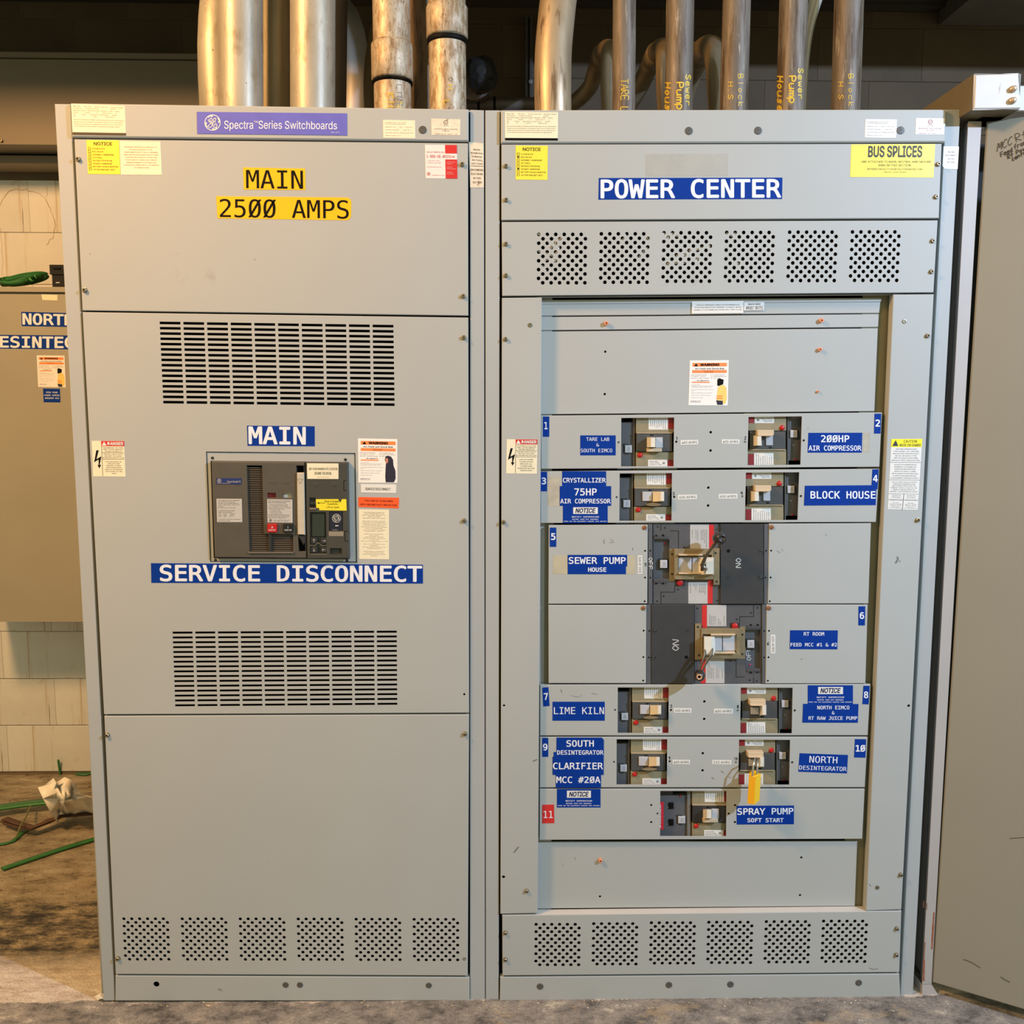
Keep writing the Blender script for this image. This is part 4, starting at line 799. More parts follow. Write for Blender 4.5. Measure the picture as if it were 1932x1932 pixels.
# blue circuit labels (on the strips' plane)
def bl(q, items, m=BLUE, off=.02, y=YR, t=.0006): return big(POW, q if len(q) == 4 and isinstance(q[0], tuple) else R(*q), y, m, items, BLUEW, off=off, nm='circuit_label', t=t)
bl((1024.3, 786, 1036.3, 824), [('1', (1027, 796, 1033, 810))], off=.03)
bl((1094.8, 821.4, 1161.6, 859.1), [('TARE LAB', (1106, 825.3, 1149.5, 831.8)), ('&', (1125, 836.3, 1130.3, 842.3)), ('SOUTH EIMCO', (1095.8, 846.5, 1155, 853.3))], off=.005)
bl([(1650, 780.5), (1662.6, 780.4), (1661.5, 818), (1649, 818)], [('2', (1651.8, 791.5, 1660.4, 805))], off=.03)
bl([(1525.2, 816.6), (1627, 816.4), (1625.8, 854), (1523.8, 854)], [('2ØØHP', (1549, 821, 1602.5, 834.5)), ('AIR COMPRESSOR', (1525.5, 840.5, 1625, 850.3))], off=.02)
bl((1019.8, 890, 1032.2, 927), [('3', (1022, 901, 1030.3, 914))], off=.03)
bl((1060.6, 889, 1143.6, 918), [('CRYSTALLIZER', (1062, 901.5, 1142.8, 910.5))], off=.02)
bl((1056, 917.2, 1153, 954.2), [('75HP', (1083.5, 921.5, 1126, 935)), ('AIR COMPRESSOR', (1057, 941, 1152, 950))], off=.02, t=.0009)
def notif(q, y=YR):
    l = label(POW, R(*q), y, BLUE, 'circuit_label'); u = R(*q)
    wq = sub(u, .23, .09, .78, .47); MB().quad(wq, y-.0009, y-.0006, .0001).build('white_box', WHITE, l)
    T(l, 'NOTICE', sub(wq, .09, .13, .91, .85), y-.0012, mat('print_navy_ink', (18, 32, 84), .5), 'sans', .035, 2, shear=.22)
    mb = MB(); T(None, 'NOTIFY SUPERVISOR', sub(u, .2, .60, .81, .68), y-.0009, BLUEW, 'mono', .03, 1, mb=mb)
    T(None, 'BEFORE SHUT-OFF BREAKER', sub(u, .21, .75, .79, .81), y-.0009, BLUEW, 'mono', .03, 1, mb=mb)
    T(None, 'THERE ARE TWO EQUIPMENTS SHARING SAME BREAKER', sub(u, .015, .87, .98, .93), y-.0009, BLUEW, 'mono', .03, 1, mb=mb); mb.build('lettering', BLUEW, l)
notif((1062, 954.2, 1146.5, 987))
bl([(1646, 885.6), (1658, 885.3), (1655.8, 923), (1644, 923)], [('4', (1647, 896, 1656, 909.5))], off=.03)
bl([(1518.7, 916.4), (1653.5, 915.4), (1652.3, 953), (1517, 953.8)], [('BLOCK HOUSE', (1529, 926.5, 1652, 941))], off=.02, t=.0009)
MB().quad(R(1043.5, 1048, 1198.5, 1083.2), YR-.0003, YR, .0001).build('glue_residue', mat('tape_residue', (186, 178, 150), .5, var=.08, scale=30), POW)
bl((1037.2, 995.4, 1049.5, 1031.8), [('5', (1039.5, 1006, 1048, 1019))], off=.03)
l = MB().poly([(1071, 1047), (1183.3, 1047), (1183.2, 1068.5), (1181, 1068.6), (1181, 1083.2), (1071, 1083.2)], YR-.0009, YR).build('circuit_label', BLUE, POW)
mb = MB(); T(None, 'SEWER PUMP', (1073, 1051, 1180.5, 1064), YR-.0012, BLUEW, off=.02, mb=mb); T(None, 'HOUSE', (1109.5, 1070.5, 1144, 1079), YR-.0012, BLUEW, off=.03, mb=mb); mb.build('lettering', BLUEW, l)
bl([(1619.8, 1144), (1632.6, 1144), (1631.8, 1180.2), (1619.4, 1180)], [('6', (1622, 1155, 1630.3, 1168))], off=.03)
bl([(1490.6, 1189.2), (1580.9, 1189.4), (1579.8, 1225.2), (1490, 1224.8)], [('RT ROOM', (1516.5, 1192.5, 1555, 1199.5)), ('FEED MCC #1 & #2', (1491.5, 1213, 1579, 1219.7))], off=.015)
bl([(1023, 1297.6), (1034.7, 1296.4), (1036.9, 1332), (1025, 1333)], [('7', [(1025.5, 1308), (1033.5, 1307.2), (1034.5, 1320), (1026.5, 1320.8)])], off=.03)
bl((1042.4, 1324, 1141, 1359.8), [('LIME KILN', (1045, 1334.3, 1139.5, 1347.3))], off=.005)
bl([(1629, 1294), (1641, 1294), (1639, 1329), (1627, 1328.6)], [('8', (1630, 1304.5, 1638, 1317.5))], off=.03)
notif((1524, 1293, 1609.3, 1328.3))
bl([(1515.3, 1328), (1619.8, 1328.4), (1618.5, 1363.6), (1514, 1363.4)], [('NORTH EIMCO', (1542, 1331.5, 1602.5, 1338.5)), ('&', (1569.5, 1341.8, 1574.5, 1347.8)), ('RT RAW JUICE PUMP', (1525.5, 1351.5, 1617.5, 1358.3))], off=.015, t=.0009)
bl((1023, 1392.2, 1034.4, 1428), [('9', (1024.3, 1403, 1033, 1416))], off=.03)
l = MB().poly([(1049.8, 1391.6), (1135.5, 1391.6), (1139.4, 1396), (1139.2, 1428), (1044.5, 1428), (1044.5, 1419), (1049.8, 1419)], YR-.0006, YR).build('circuit_label', BLUE, POW)
mb = MB(); T(None, 'SOUTH', (1068.5, 1396.5, 1120.5, 1409), YR-.0009, BLUEW, off=.02, mb=mb); T(None, 'DESINTEGRATOR', (1051, 1415.5, 1138.5, 1424), YR-.0009, BLUEW, off=.02, mb=mb); mb.build('lettering', BLUEW, l)
bl((1042.5, 1427.6, 1139, 1462), [('CLARIFIER', (1043.3, 1438.7, 1137.8, 1451.6))], off=.02, t=.0009)
bl((1048.5, 1461.4, 1134, 1486.2), [('MCC #2ØA', (1049.5, 1465, 1132.8, 1477.5))], off=.02)
notif((1050.7, 1488.8, 1133, 1523.6))
bl([(1613, 1394.6), (1634.2, 1395), (1633, 1429.6), (1611.4, 1429.2)], [('1Ø', (1614.5, 1405.5, 1632.7, 1418.3))], off=.03)
bl([(1508.6, 1421.2), (1600, 1424.5), (1598, 1459.2), (1506.2, 1456)], [('NORTH', [(1527.5, 1426), (1580.3, 1428), (1579.6, 1440.5), (1526.8, 1438.8)]), ('DESINTEGRATOR', [(1508, 1444), (1597.5, 1447), (1597.2, 1455.3), (1507.5, 1452)])], off=.01)
bl([(1023, 1518.5), (1045.2, 1518), (1046, 1553), (1022.8, 1553.6)], [('11', (1025.6, 1530, 1043, 1543.3))], m=RED, off=.01)
bl([(1389.6, 1520.4), (1498, 1520), (1498, 1555.2), (1390, 1555.8)], [('SPRAY PUMP', [(1391, 1524.8), (1497, 1524), (1497, 1536.5), (1391, 1537.5)]), ('SOFT START', (1410, 1543.5, 1478.5, 1551.5))], off=.025)
def amps(q, s, rot=0):
    l = label(POW, q if isinstance(q[0], tuple) else R(*q), YR, WHITE, 'rating_tag'); qq = q if isinstance(q[0], tuple) else R(*q)
    T(l, s, sub(qq, .07, .24, .93, .78) if not rot else sub(qq, .24, .07, .78, .93), YR-.0009, mat('tag_ink', (96, 92, 90), .5), 'sans', 0, 2, rot=rot)
amps([(1284, 830.6), (1317.2, 830), (1317.6, 838.6), (1284.2, 839.6)], '400 AMPS'); amps([(1361.8, 828.8), (1395.4, 829.4), (1395.2, 837.8), (1361.6, 837.2)], '400 AMPS')
amps([(1279, 933.8), (1315, 933.2), (1315, 941.8), (1279, 943)], '600 AMPS'); amps([(1356, 932.4), (1391.5, 931.8), (1391.3, 940.8), (1356, 941)], '600 AMPS')
amps([(1271.3, 1336.2), (1304.6, 1336.6), (1304.6, 1345.2), (1271.3, 1344.8)], '600 AMPS'); amps([(1347, 1337.4), (1383, 1337.4), (1382.8, 1346.6), (1346.8, 1346)], '400 AMPS')
amps([(1269, 1433.6), (1302, 1434), (1301.8, 1442.4), (1269, 1442)], '400 AMPS'); amps([(1343.8, 1434), (1380, 1434.4), (1379.8, 1442.6), (1343.6, 1442)], '225 AMPS')
amps((1203.3, 1048, 1211.8, 1083), '800 AMPS', -90); amps((1454, 1198, 1463, 1233), '600 AMPS', 90)
mb = MB(); f = lambda x, y_: P(x, y_, YR-.0003)
for s, x, y in (('1', 1275.5, 830), ('2', 1404.5, 829), ('3', 1269.5, 934), ('4', 1398, 933), ('5', 1216.5, 1068), ('6', 1447.5, 1217), ('7', 1264.5, 1336), ('8', 1390.5, 1336), ('9', 1261.5, 1433)):
    hand(None, s, (x, y), (3.5, 0), (0, -5.5), 1.3, 1.0, f, BLACK, mb=mb)
hand(None, '10', (1385.5, 1434), (2.6, 0), (0, -5), 1.3, .9, f, BLACK, mb=mb)
mb.build('marker_numbers', BLACK, POW)
# ================================================================== BREAKERS
PRN = [['E600 Molded Case Circuit Breaker', 'Cat. SGHA36AT0400 Type SGH', '3 Pole 600 VAC 50/60 Hz', 'Interrupting rating RMS Sym', '240 Vac 65kA  480 Vac 35kA', 'Tightening torque 275 lb-in', 'Use only with rating plug', 'Suitable for reverse feed'], ['Spectra RMS', 'Current Limiting', 'Issue SG-4  Listed']]
def breaker(win, root_label, group, rotd=False, handle='L', ox=0, red_strip=False, dimv=1):
    x0 = (win[0][0]+win[3][0])/2; x1 = (win[1][0]+win[2][0])/2; y0 = (win[0][1]+win[1][1])/2; y1 = (win[2][1]+win[3][1])/2
    W_ = 100+ox*1.0 if not ox else x1-x0; sx_ = (x1-x0)/(100 if not ox else W_); sy_ = (y1-y0)/92
    def m(u, v):
        u_, v_ = (u, v)
        if u > 24: u_ = u+ox
        elif ox: u_ = u+27 if u >= 0 else u
        a, b = u_*sx_, v_*sy_
        return (x1-a, y1-b) if rotd else (x0+a, y0+b)
    def mrct(a, b, c, d):
        p = m(a, b); q_ = m(c, d); return (min(p[0], q_[0]), min(p[1], q_[1]), max(p[0], q_[0]), max(p[1], q_[1]))
    t = thing('molded_case_breaker', root_label, 'circuit breaker', P((x0+x1)/2, y1, .06), group)
    MB().rect(*mrct(-8, 8, 24, 98), .034, .07, .001).build('rating_plug_channel', SLATE, t)
    MB().rect(*mrct(24, -6, 25.6, 98), .028, .08).build('side_rib', mat('rib_grey', (116, 112, 104), .5), t)
    MB().rect(*mrct(28, -6, 106, 28), .024, .08, .001).rect(*mrct(28, 65, 106, 98), .024, .08, .001).build('body', OLIVE, t)
    MB().rect(*mrct(29, 30, 97, 64), .021, .08, .001).build('escutcheon', CHAR if not ox else CHAR2, t)
    MB().rect(*mrct(29, 27.8, 97.5, 29.8), .020, .05, .0003).build('ridge', mat('ridge_tan', (172, 156, 124), .5), t)
    a = mrct(52, -3, 88.5, 22.5); b = mrct(51, 79.5, 87.5, 96); rr_ = 90 if not rotd else -90
    for bx_, st, hh in ((a, 0, rr_), (b, 1, 0 if not rotd else 180)):
        l = label(t, R(*bx_), .024, WHITE, 'rating_label')
        if st == 0: 
            q = R(*bx_); q = [q[1], q[2], q[3], q[0]] if rr_ == 90 else [q[3], q[0], q[1], q[2]]
            para(l, PRN[0], sub(q, .15 if not rotd else .02, .06, .96, .94), .0231, BLACK, 'l', cap=.5)
        else:
            q = R(*bx_); q = q if not rotd else [q[2], q[3], q[0], q[1]]
            para(l, PRN[1], sub(q, .08, .08, .70, .62), .0231, BLACK, 'l', cap=.6)
            c = sub(q, .82, .38, 0, 0)[0]; ge(l, c[0], c[1], 2.3, .0231, BLACK)
    MB().rect(*mrct(89, -3, 99.5, 21), .0235, .024).build('red_band', DRED, t); MB().rect(*mrct(88, 79.5, 99, 96), .0235, .024).build('red_band', DRED, t)
    b_ = m(36, 70.7); MB().lathe(P(*b_, .024), (0, -1, 0), [(.0068, 0), (.0066, .0012), (.0052, .0016), (.0050, .0045), (.0044, .0050), (.0001, .0050)], 18).build('trip_button', REDB, t)
    MB().rect(*mrct(55, 32, 61, 34), .0206, .021, .0001).build('slot_mark', BLACK, t)
    p_ = MB().rect(*mrct(7, 52, 20.5, 66.3), .029, .06, .001).build('rating_plug', PALEG, t)
    pq_ = R(*mrct(7, 52, 20.5, 66.3)); para(p_, ['400', 'AMP', 'PLUG'], sub(pq_, .3, .2, .8, .8), .0287, GREYP)
    MB().rect(*mrct(3.5, 49, 15, 51.8), .032, .04).rect(*mrct(8, 66.6, 15, 69), .032, .04).rect(*mrct(4.8, 51.5, 6.6, 66), .032, .04).build('plug_latch', CHAR2, t)
    if rotd or ox:
        b_ = m(11, 10); MB().lathe(P(*b_, .034), (0, -1, 0), [(.0032, 0), (.0030, .0010), (.0001, .0010)], 10).build('red_dot', DRED, t)
    # handle well, base and toggle
    B_, T_ = {'L': ((48.5, 37, 65, 56), (56.5, 37.5, 64.5, 55.5)), 'R': ((62, 35.5, 85.5, 55.5), (79, 36, 85, 53.5)), 'C': ((50, 36, 64, 58), (51, 37.5, 57.5, 56)), 'RL': ((74, 36.5, 90, 56), (75.5, 37, 82, 54.5))}[handle]
    base = {'L': (65.5, 37, 79, 57), 'R': (44, 36, 62, 54), 'C': (64.5, 38, 80, 52), 'RL': (53, 37, 66, 55)}[handle]
    MB().rect(*mrct(*base), .017, .022, .001).build('handle_base', PALEG, t)
    MB().frustum(mrct(*B_), .022, mrct(*T_), -.006).build('toggle_handle', HANDLE, t)
    if handle == 'R': MB().lathe(P(*m(65, 61.5), .020), (0, -1, 0), [(.001, 0), (.001, 0)], 3).add(*(lambda c: ([P(c[0]+14.5*cos(g*pi/8), c[1]+ (3.2 if sin(g*pi/8) > 0 else 2.6)*sin(g*pi/8), .002+.006*(sin(g*pi/8))) for g in range(16)]+[P(c[0]+13*cos(g*pi/8), c[1]+3*sin(g*pi/8), .020) for g in range(16)], [tuple(range(16))]+[(g, 16+g, 16+(g+1) % 16, (g+1) % 16) for g in range(16)]))(m(65, 60.5))).build('padlock_tab', mat('tan_tab', (206, 184, 150), .45, var=.05), t)
    elif handle == 'L': MB().rect(*mrct(49, 57.8, 77.5, 64.5), .010, .022, .001).build('padlock_tab', mat('tan_tab', (206, 184, 150)), t)
    else: MB().rect(*mrct(51, 56.5, 82, 66.5), .004, .022, .001).rect(*mrct(53, 55, 80, 57), -.002, .022, .0006).build('padlock_tab', mat('tan_tab', (206, 184, 150)), t)
    return t, mrct, m
BG = 'molded case circuit breakers in the numbered strips'
breaker(W1, 'grey and olive breaker behind window 1, beside the TARE LAB label', BG, False, 'L')
breaker(W2, 'grey and olive breaker behind window 2, beside the 200HP label', BG, True, 'RL')
breaker(W3, 'grey and olive breaker behind window 3, beside the CRYSTALLIZER label', BG, False, 'R')
breaker(W4, 'grey and olive breaker behind window 4, beside the BLOCK HOUSE label', BG, True, 'RL')
breaker(W7, 'grey and olive breaker behind window 7, beside the LIME KILN label', BG, False, 'R')
breaker(W8, 'grey and olive breaker behind window 8, beside the NORTH EIMCO label', BG, True, 'C')
breaker(W9, 'grey and olive breaker behind window 9, beside the CLARIFIER label', BG, False, 'R')
b10, m10, _ = breaker(W10, 'grey and olive breaker behind window 10, with a yellow padlock hung on it', BG, True, 'C')
b11, m11, _ = breaker(W11, 'grey breaker behind the wider window 11, with a red strip at its left', BG, False, 'L', ox=32)
l = MB().rect(1244, 1513.5, 1252, 1565.5, .018, .020).build('red_warning_strip', mat('strip_red', (206, 30, 44), .4), b11)
T(l, 'DANGER', R(1244.3, 1518, 1247.4, 1562), .0177, BLUEW, 'sans', .03, 2, rot=-90)
MB().rect(1240, 1486, 1269.5, 1584, .036, .08).build('mounting_block', CHAR2, b11)
for y in (1515, 1546.5): MB().rect(1262, y, 1271, y+11.5, .030, .05, .001).build('terminal_clip', BLACK, b11)
for y in (1523, 1554.5): MB().lathe(P(1259.5, y, .036), (0, -1, 0), [(.0016, 0), (.0016, .003), (.0001, .003)], 8).build('terminal_pin', PALEG, b11)
# ---- the two large breakers
def bigbreaker(x0, y0, x1, y1, rotd, text, num):
    t = thing('large_breaker', text, 'circuit breaker', P((x0+x1)/2, y1, .05), 'large breakers with lever handles')
    sx_ = (x1-x0)/226; sy_ = (y1-y0)/152
    def m(u, v): return (x1-u*sx_, y1-v*sy_) if rotd else (x0+u*sx_, y0+v*sy_)
    def r_(a, b, c, d): p = m(a, b); q_ = m(c, d); return (min(p[0], q_[0]), min(p[1], q_[1]), max(p[0], q_[0]), max(p[1], q_[1]))
    y = .019
    MB().rect(*r_(0, 0, 8, 152), y-.004, .05, .0008).build('side_rail', SLATE, t); MB().rect(*r_(218, 0, 226.5, 152), y-.004, .05, .0008).build('side_rail', SLATE, t)
    plate('body', R(*r_(8.6, 0, 136, 152)), y, mat('big_breaker_grey', (84, 84, 85), .45, var=.07, scale=30), t, slots=[R(*r_(11, 29, 40, 104))], ret=.04, sheet=.012)
    MB().rect(*r_(135.8, 0, 217.4, 152), y-.006, .05, .0014).build('arc_chute_cover', mat('cover_black', (58, 58, 59), .42, var=.07, scale=30), t)
    MB().rect(*r_(11, 27, 40, 106), y+.012, y+.02).build('plug_channel', SLATE, t)
    pq = r_(22.5, 68.5, 36, 83.5); p_ = MB().rect(*pq, y+.002, y+.012, .001).build('rating_plug', PALEG, t); para(p_, ['800', 'AMP', 'PLUG'], sub(R(*pq), .3, .2, .8, .8), y+.0017, GREYP)
    MB().rect(*r_(21, 66, 37.5, 85.5), y+.006, y+.012).build('plug_latch', CHAR2, t)
    for a in ((11, 22.5, 37, 28.5), (10, 105.5, 36, 111.5)):
        MB().rect(*r_(*a), y-.002, y+.004, .0006).build('channel_clip', mat('clip_grey', (70, 70, 72), .5), t)
    mb = MB()
    for a in ((14, 21, 17, 23), (27, 20, 30, 23), (14, 112, 17, 114), (27, 112, 30, 114)): mb.rect(*r_(*a), y-.0035, y+.004, .0003)
    mb.build('clip_tooth', BLACK, t)
    b_ = m(30.7, 27) if 0 else m(31, 36.6 if 0 else 27+9.5); MB().lathe(P(*b_, y+.012), (0, -1, 0), [(.0030, 0), (.0026, .0012), (.0001, .0012)], 10).build('red_dot', mat('dot_pink', (214, 50, 96), .5), t)
    for a, nm in (((79, 1, 114.5, 48), 'a'), ((75.5, 110.5, 112, 151), 'b')):
        q = R(*r_(*a)); l = label(t, q, y, LGREY, 'rating_label'); q90 = [q[1], q[2], q[3], q[0]] if not rotd else [q[3], q[0], q[1], q[2]]
        if nm == 'a': para(l, ['Molded Case Circuit Breaker', 'Cat. SKHA36AT0800', 'Rated 800 A Max', '3 Pole 600 VAC', '', 'Tightening torque', 'Use 75 C wire', '', 'Issue KH-14'], sub(q90, .2, .08, .93, .92), y-.0009, BLACK, 'l', cap=.45)
        else: para(l, ['Interrupting Ratings', '240V 65 kA RMS', '480V 50 kA RMS', '600V 25 kA RMS', '', 'HACR Type', 'Listed', '', 'Use with GE plugs'], sub(q90, .06, .08, .55, .92), y-.0009, BLACK, 'l', cap=.45)
    MB().rect(*r_(114.5, 1, 124, 48), y-.0006, y).build('red_stripe', RED, t); MB().rect(*r_(112, 106, 121.5, 151), y-.0006, y).build('red_stripe', RED, t)
    b_ = m(59.5, 111); MB().rect(*r_(50, 103, 69, 117), y-.001, y+.002, .0008).build('button_block', CHAR2, t)
    MB().lathe(P(*b_, y-.001), (0, -1, 0), [(.0082, 0), (.0080, .0035), (.0070, .0045), (.0001, .0045)], 20).build('trip_button', REDB, t)
    for a in ((18, 5), (31.5, 7), (68, 44), (56, 124), (29, 136.5), (16.5, 146), (134, 8 if 0 else 8), (130, 145)): inst(MSC, 'screw', t, *m(*a), y if a[0] < 134 else y-.006, .62)
    mb = MB(); f = lambda a, b: P(a, b, y-.0002)
    for a, b in (((41, 13), (57, 13)), ((57, 13), (57, 47)), ((50, 117), (50, 129)), ((50, 129), (24, 129)), ((24, 129), (24, 151)), ((24, 1), (24, 12))): stroke(mb, [m(*a), m(*b)], .9, f)
    mb.build('moulding_groove', BLACK, t)
    for a, m_ in (((151, 51), BLACK), ((149.5, 102), CHAR2)): MB().lathe(P(*m(*a), y-.006), (0, -1, 0), [(.0046, 0), (.0044, .0004), (.0001, .0003)], 16, False).build('recess_hole', m_, t)
    for a in ((213, 51), (211.5, 102)):
        MB().lathe(P(*m(*a), y-.006), (0, -1, 0), [(.0068, 0), (.0066, .0006), (.0048, .0006), (.0046, .0001), (.0030, .0001), (.0028, .0012), (.0001, .0012)], 18).build('cover_screw', CHAR2, t)
    for a in ((4, 50.5), (4, 101.5), (222, 50.5), (221, 101.5)): MB().lathe(P(*m(*a), y-.004), (0, -1, 0), [(.0022, 0), (.0021, .0003), (.0001, .0002)], 10, False).build('rail_hole', BLACK, t)
    # brass mounting frame around the handle
    def rb(a, b, c, d): return r_(a, b, c, d)
    fr = plate('mounting_frame', R(*rb(49, 47.5, 123, 105.5)), y-.012, BRASS, t, slots=[R(*rb(56.5, 58, 120, 95.5))], ret=.011, sheet=.004, bev=.0012)
    MB().rect(*rb(40, 47.5, 50, 109), y-.002, y+.001, .0006).build('frame_foot', BRASS, t); MB().rect(*rb(123, 46, 134.5, 115.5), y-.008, y-.004, .0006).build('frame_foot', BRASS, t)
    for a in ((45, 57, .002), (45, 94.5, .002), (129, 109, .008), (127, 55, .008)): inst(MSC, 'screw', t, *m(a[0], a[1]), y-a[2], .7)
    MB().rect(*rb(56, 57, 121, 97), y-.003, y).build('handle_well', mat('well_brown', (96, 84, 58), .5), t)
    MB().rect(*rb(57, 63, 82, 92), y-.008, y-.002, .001).build('handle_slide', PALEG, t); MB().rect(*rb(83.5, 63, 106, 92), y-.008, y-.002, .001).build('handle_slide', PALEG, t)
    MB().rect(*rb(58, 57.5, 103, 60), y-.020, y-.004, .0005).build('guide_bar', mat('tan_tab', (206, 184, 150)), t); MB().rect(*rb(58, 92.5, 104, 95), y-.020, y-.004, .0005).build('guide_bar', MATS['tan_tab'], t)
    MB().frustum((1316, 1051, 1347, 1085) if not rotd else (1327, 1200, 1350, 1237), y-.004, (1332.3, 1053, 1345.3, 1083) if not rotd else (1329, 1202, 1342.5, 1234.5), y-.036).build('handle_block', HANDLE, t)
    return t, m, y
b5, m5, y5 = bigbreaker(1223, 988.8, 1449.3, 1140, False, 'large black breaker beside the SEWER PUMP label, its lever knob pointing up', 5)
b6, m6, y6 = bigbreaker(1220, 1140.8, 1445.8, 1290, True, 'large black breaker beside the RT ROOM label, its lever knob pointing down', 6)
LEV = mat('lever_steel', (96, 88, 72), .35, metal=.55, var=.15, scale=80)
KNOB = mat('knob_black', (44, 42, 40), .28, var=.08)
# lever 5
p = [P(1325.5, 1074, -.012), P(1326.5, 1062, -.026), P(1332, 1049, -.034), P(1341, 1036, -.036), P(1349, 1025, -.038), P(1354, 1018, -.040)]
MB().tube(p, [.0080, .0090, .0075, .0070, .0072, .0076], 12, flat=.5).build('lever_arm', LEV, b5)
MB().lathe(P(1352, 1015.5, -.022), (P(1362.5, 1015.5, -.060)-P(1352, 1015.5, -.022)), [(.0075, -.004), (.0125, .002), (.0152, .010), (.0156, .022), (.0140, .032), (.0100, .0385), (.0062, .0390), (.0058, .036), (.0001, .036)], 28).build('lever_knob', KNOB, b5)
MB().tube([P(1333, 1074, -.018), P(1328, 1070, -.022), P(1322, 1064, -.018)], .004, 10).build('lever_pin', SCREW, b5)
# lever 6
for dx in (0, 1):
    p = [P(1331+dx*13, 1224, -.012), P(1330+dx*12, 1236, -.024), P(1325+dx*8, 1250, -.030), P(1320+dx*6, 1264, -.034), P(1317+dx*5, 1275, -.038)]
    MB().tube(p, [.0045, .0045, .0036, .0034, .0034], 10, flat=.5).build('lever_arm', LEV, b6)
MB().lathe(P(1320.5, 1272, -.020), (P(1319.6, 1277.5, -.058)-P(1320.5, 1272, -.020)), [(.0075, -.004), (.0118, .002), (.0142, .010), (.0144, .022), (.0128, .032), (.0100, .0385), (.0075, .0390)], 28).build('lever_knob', KNOB, b6)
MB().lathe(P(1319.6, 1277.5, -.0605), (0, -1, 0), [(.0076, -.002), (.0074, .001), (.0045, .0014), (.0036, -.002), (.0001, -.002)], 20).build('knob_insert', mat('knob_tan', (200, 160, 128), .4, metal=.2), b6)
wpen = mat('white_marker', (220, 220, 216), .6)
f = lambda x, y_: P(x, y_, y5-.0046)
hand(b5, 'OFF', (1224, 1052), (0, 6.5), (6.5, 0), 1.25, 1.1, f, wpen)
f = lambda x, y_: P(x, y_, y5-.0064); hand(b5, 'ON', (1388.5, 1053), (0, 8.5), (9, 0), 1.2, 1.2, f, wpen)
f = lambda x, y_: P(x, y_, y6-.0064); hand(b6, 'ON', (1280.5, 1228), (0, -10), (-11.5, -1), 1.12, 1.1, f, wpen)
f = lambda x, y_: P(x, y_, y6+.0118); hand(b6, 'OFF', (1417.5, 1246), (-1.0, -7.2), (-7.5, 0), 1.25, 1.1, f, wpen)
# ---- padlock on breaker 10
PADY = mat('padlock_yellow', (250, 196, 22), .35, var=.04)
pb = P(1422, 1518, -.06); PAD = thing('padlock', 'yellow safety padlock hanging from breaker 10', 'padlock', pb)
qf = [P(1413.5, 1464.5, -.038), P(1425.6, 1466, -.057), P(1422.8, 1518, -.057), P(1410, 1515.5, -.038)]
back = [v+Vector((.014, .022, .002)) for v in (qf[1], qf[1], qf[2], qf[2])]
r1 = P(1435.8, 1460.5, -.038); r2 = P(1432.8, 1510.5, -.038)
bk = Vector((0, .030, 0))
vs = [qf[0], qf[1], r1, r1+bk*.8+Vector((-.012, .004, 0)), qf[0]+Vector((.006, .022, 0)), qf[3], qf[2], r2, r2+bk*.8+Vector((-.012, .004, 0)), qf[3]+Vector((.006, .022, 0))]
MB().add(vs, [(4, 3, 2, 1, 0), (5, 6, 7, 8, 9), (0, 1, 6, 5), (1, 2, 7, 6), (2, 3, 8, 7), (3, 4, 9, 8), (4, 0, 5, 9)]).build('padlock_body', PADY, PAD)
sh = [P(1419.5, 1466, -.044), P(1421.3, 1445, -.042), P(1423.5, 1433, -.032), P(1427, 1430, -.010), P(1429.5, 1434, -.022), P(1429, 1445, -.034), P(1428.2, 1463, -.038)]
MB().tube(sh, .0026, 10).build('shackle', mat('shackle_steel', (190, 184, 172), .25, metal=.85, var=.1), PAD)
for x, y in ((1419.5, 1466), (1428.2, 1463)): MB().lathe(P(x, y+1.5, -.042), (0, 0, 1), [(.0042, -.008), (.0042, .002), (.003, .003)], 12).build('shackle_collar', PADY, PAD)
# ================================================================== CONDUITS ABOVE
GALV = dict(rough=.42, metal=.32, var=.20, scale=7, stretch=(3, 3, .6))
def galv(nm, rgb, dirt=None, **k):
    d = dict(GALV); d.update(k)
    return mat(nm, rgb, spots=dirt, bump=.15, bscale=60, **d)
ST1 = galv('bright_conduit', (170, 162, 144), [((136, 116, 84), 8, .52, .22, (3, 3, 1.5)), ((70, 58, 46), 60, .68, .04), ((214, 206, 190), 40, .66, .06)])
ST2 = galv('rusty_conduit', (186, 172, 148), [((150, 124, 92), 20, .45, .16, (4, 4, 1.2)), ((92, 66, 44), 44, .60, .05, (5, 5, 1.8)), ((226, 218, 200), 30, .66, .05, (4, 4, 1.4))], metal=.3, rough=.5)
ST3 = galv('dull_conduit', (116, 106, 94), [((82, 66, 50), 10, .48, .14, (5, 5, .5)), ((168, 160, 146), 16, .60, .08, (5, 5, .5))], metal=.2, rough=.55)
ST4 = galv('dark_conduit', (104, 96, 86), None, metal=.3, rough=.5)
YPEN = mat('yellow_paint_pen', (214, 180, 52), .5, var=.1)
ZT = P(900, 205, .3).z
def conduit(lab, xb, xt, wpx, y, m, grp, bend=None, zt=3.14, base=True):
    r = wpx*mpx(xb, 150, y)/2; a = P(xb, 205, y); b = P(xt, 0, y); d = (b-a)/(b.z-a.z); z0 = 2.297
    a = a+d*(z0-a.z); path = [a]
    if bend: path += [P(px_, py_, yy_) for px_, py_, yy_ in bend]
    else: path.append(a+d*(zt-z0))
    n = 28
    o = MB().tube(path, r, n).build('conduit', m, None); o['label'] = lab; o['category'] = 'pipe'; o['group'] = grp
    return o, r, a, d
G1 = 'thick conduits above the main section'; G2 = 'conduits above the power center section'
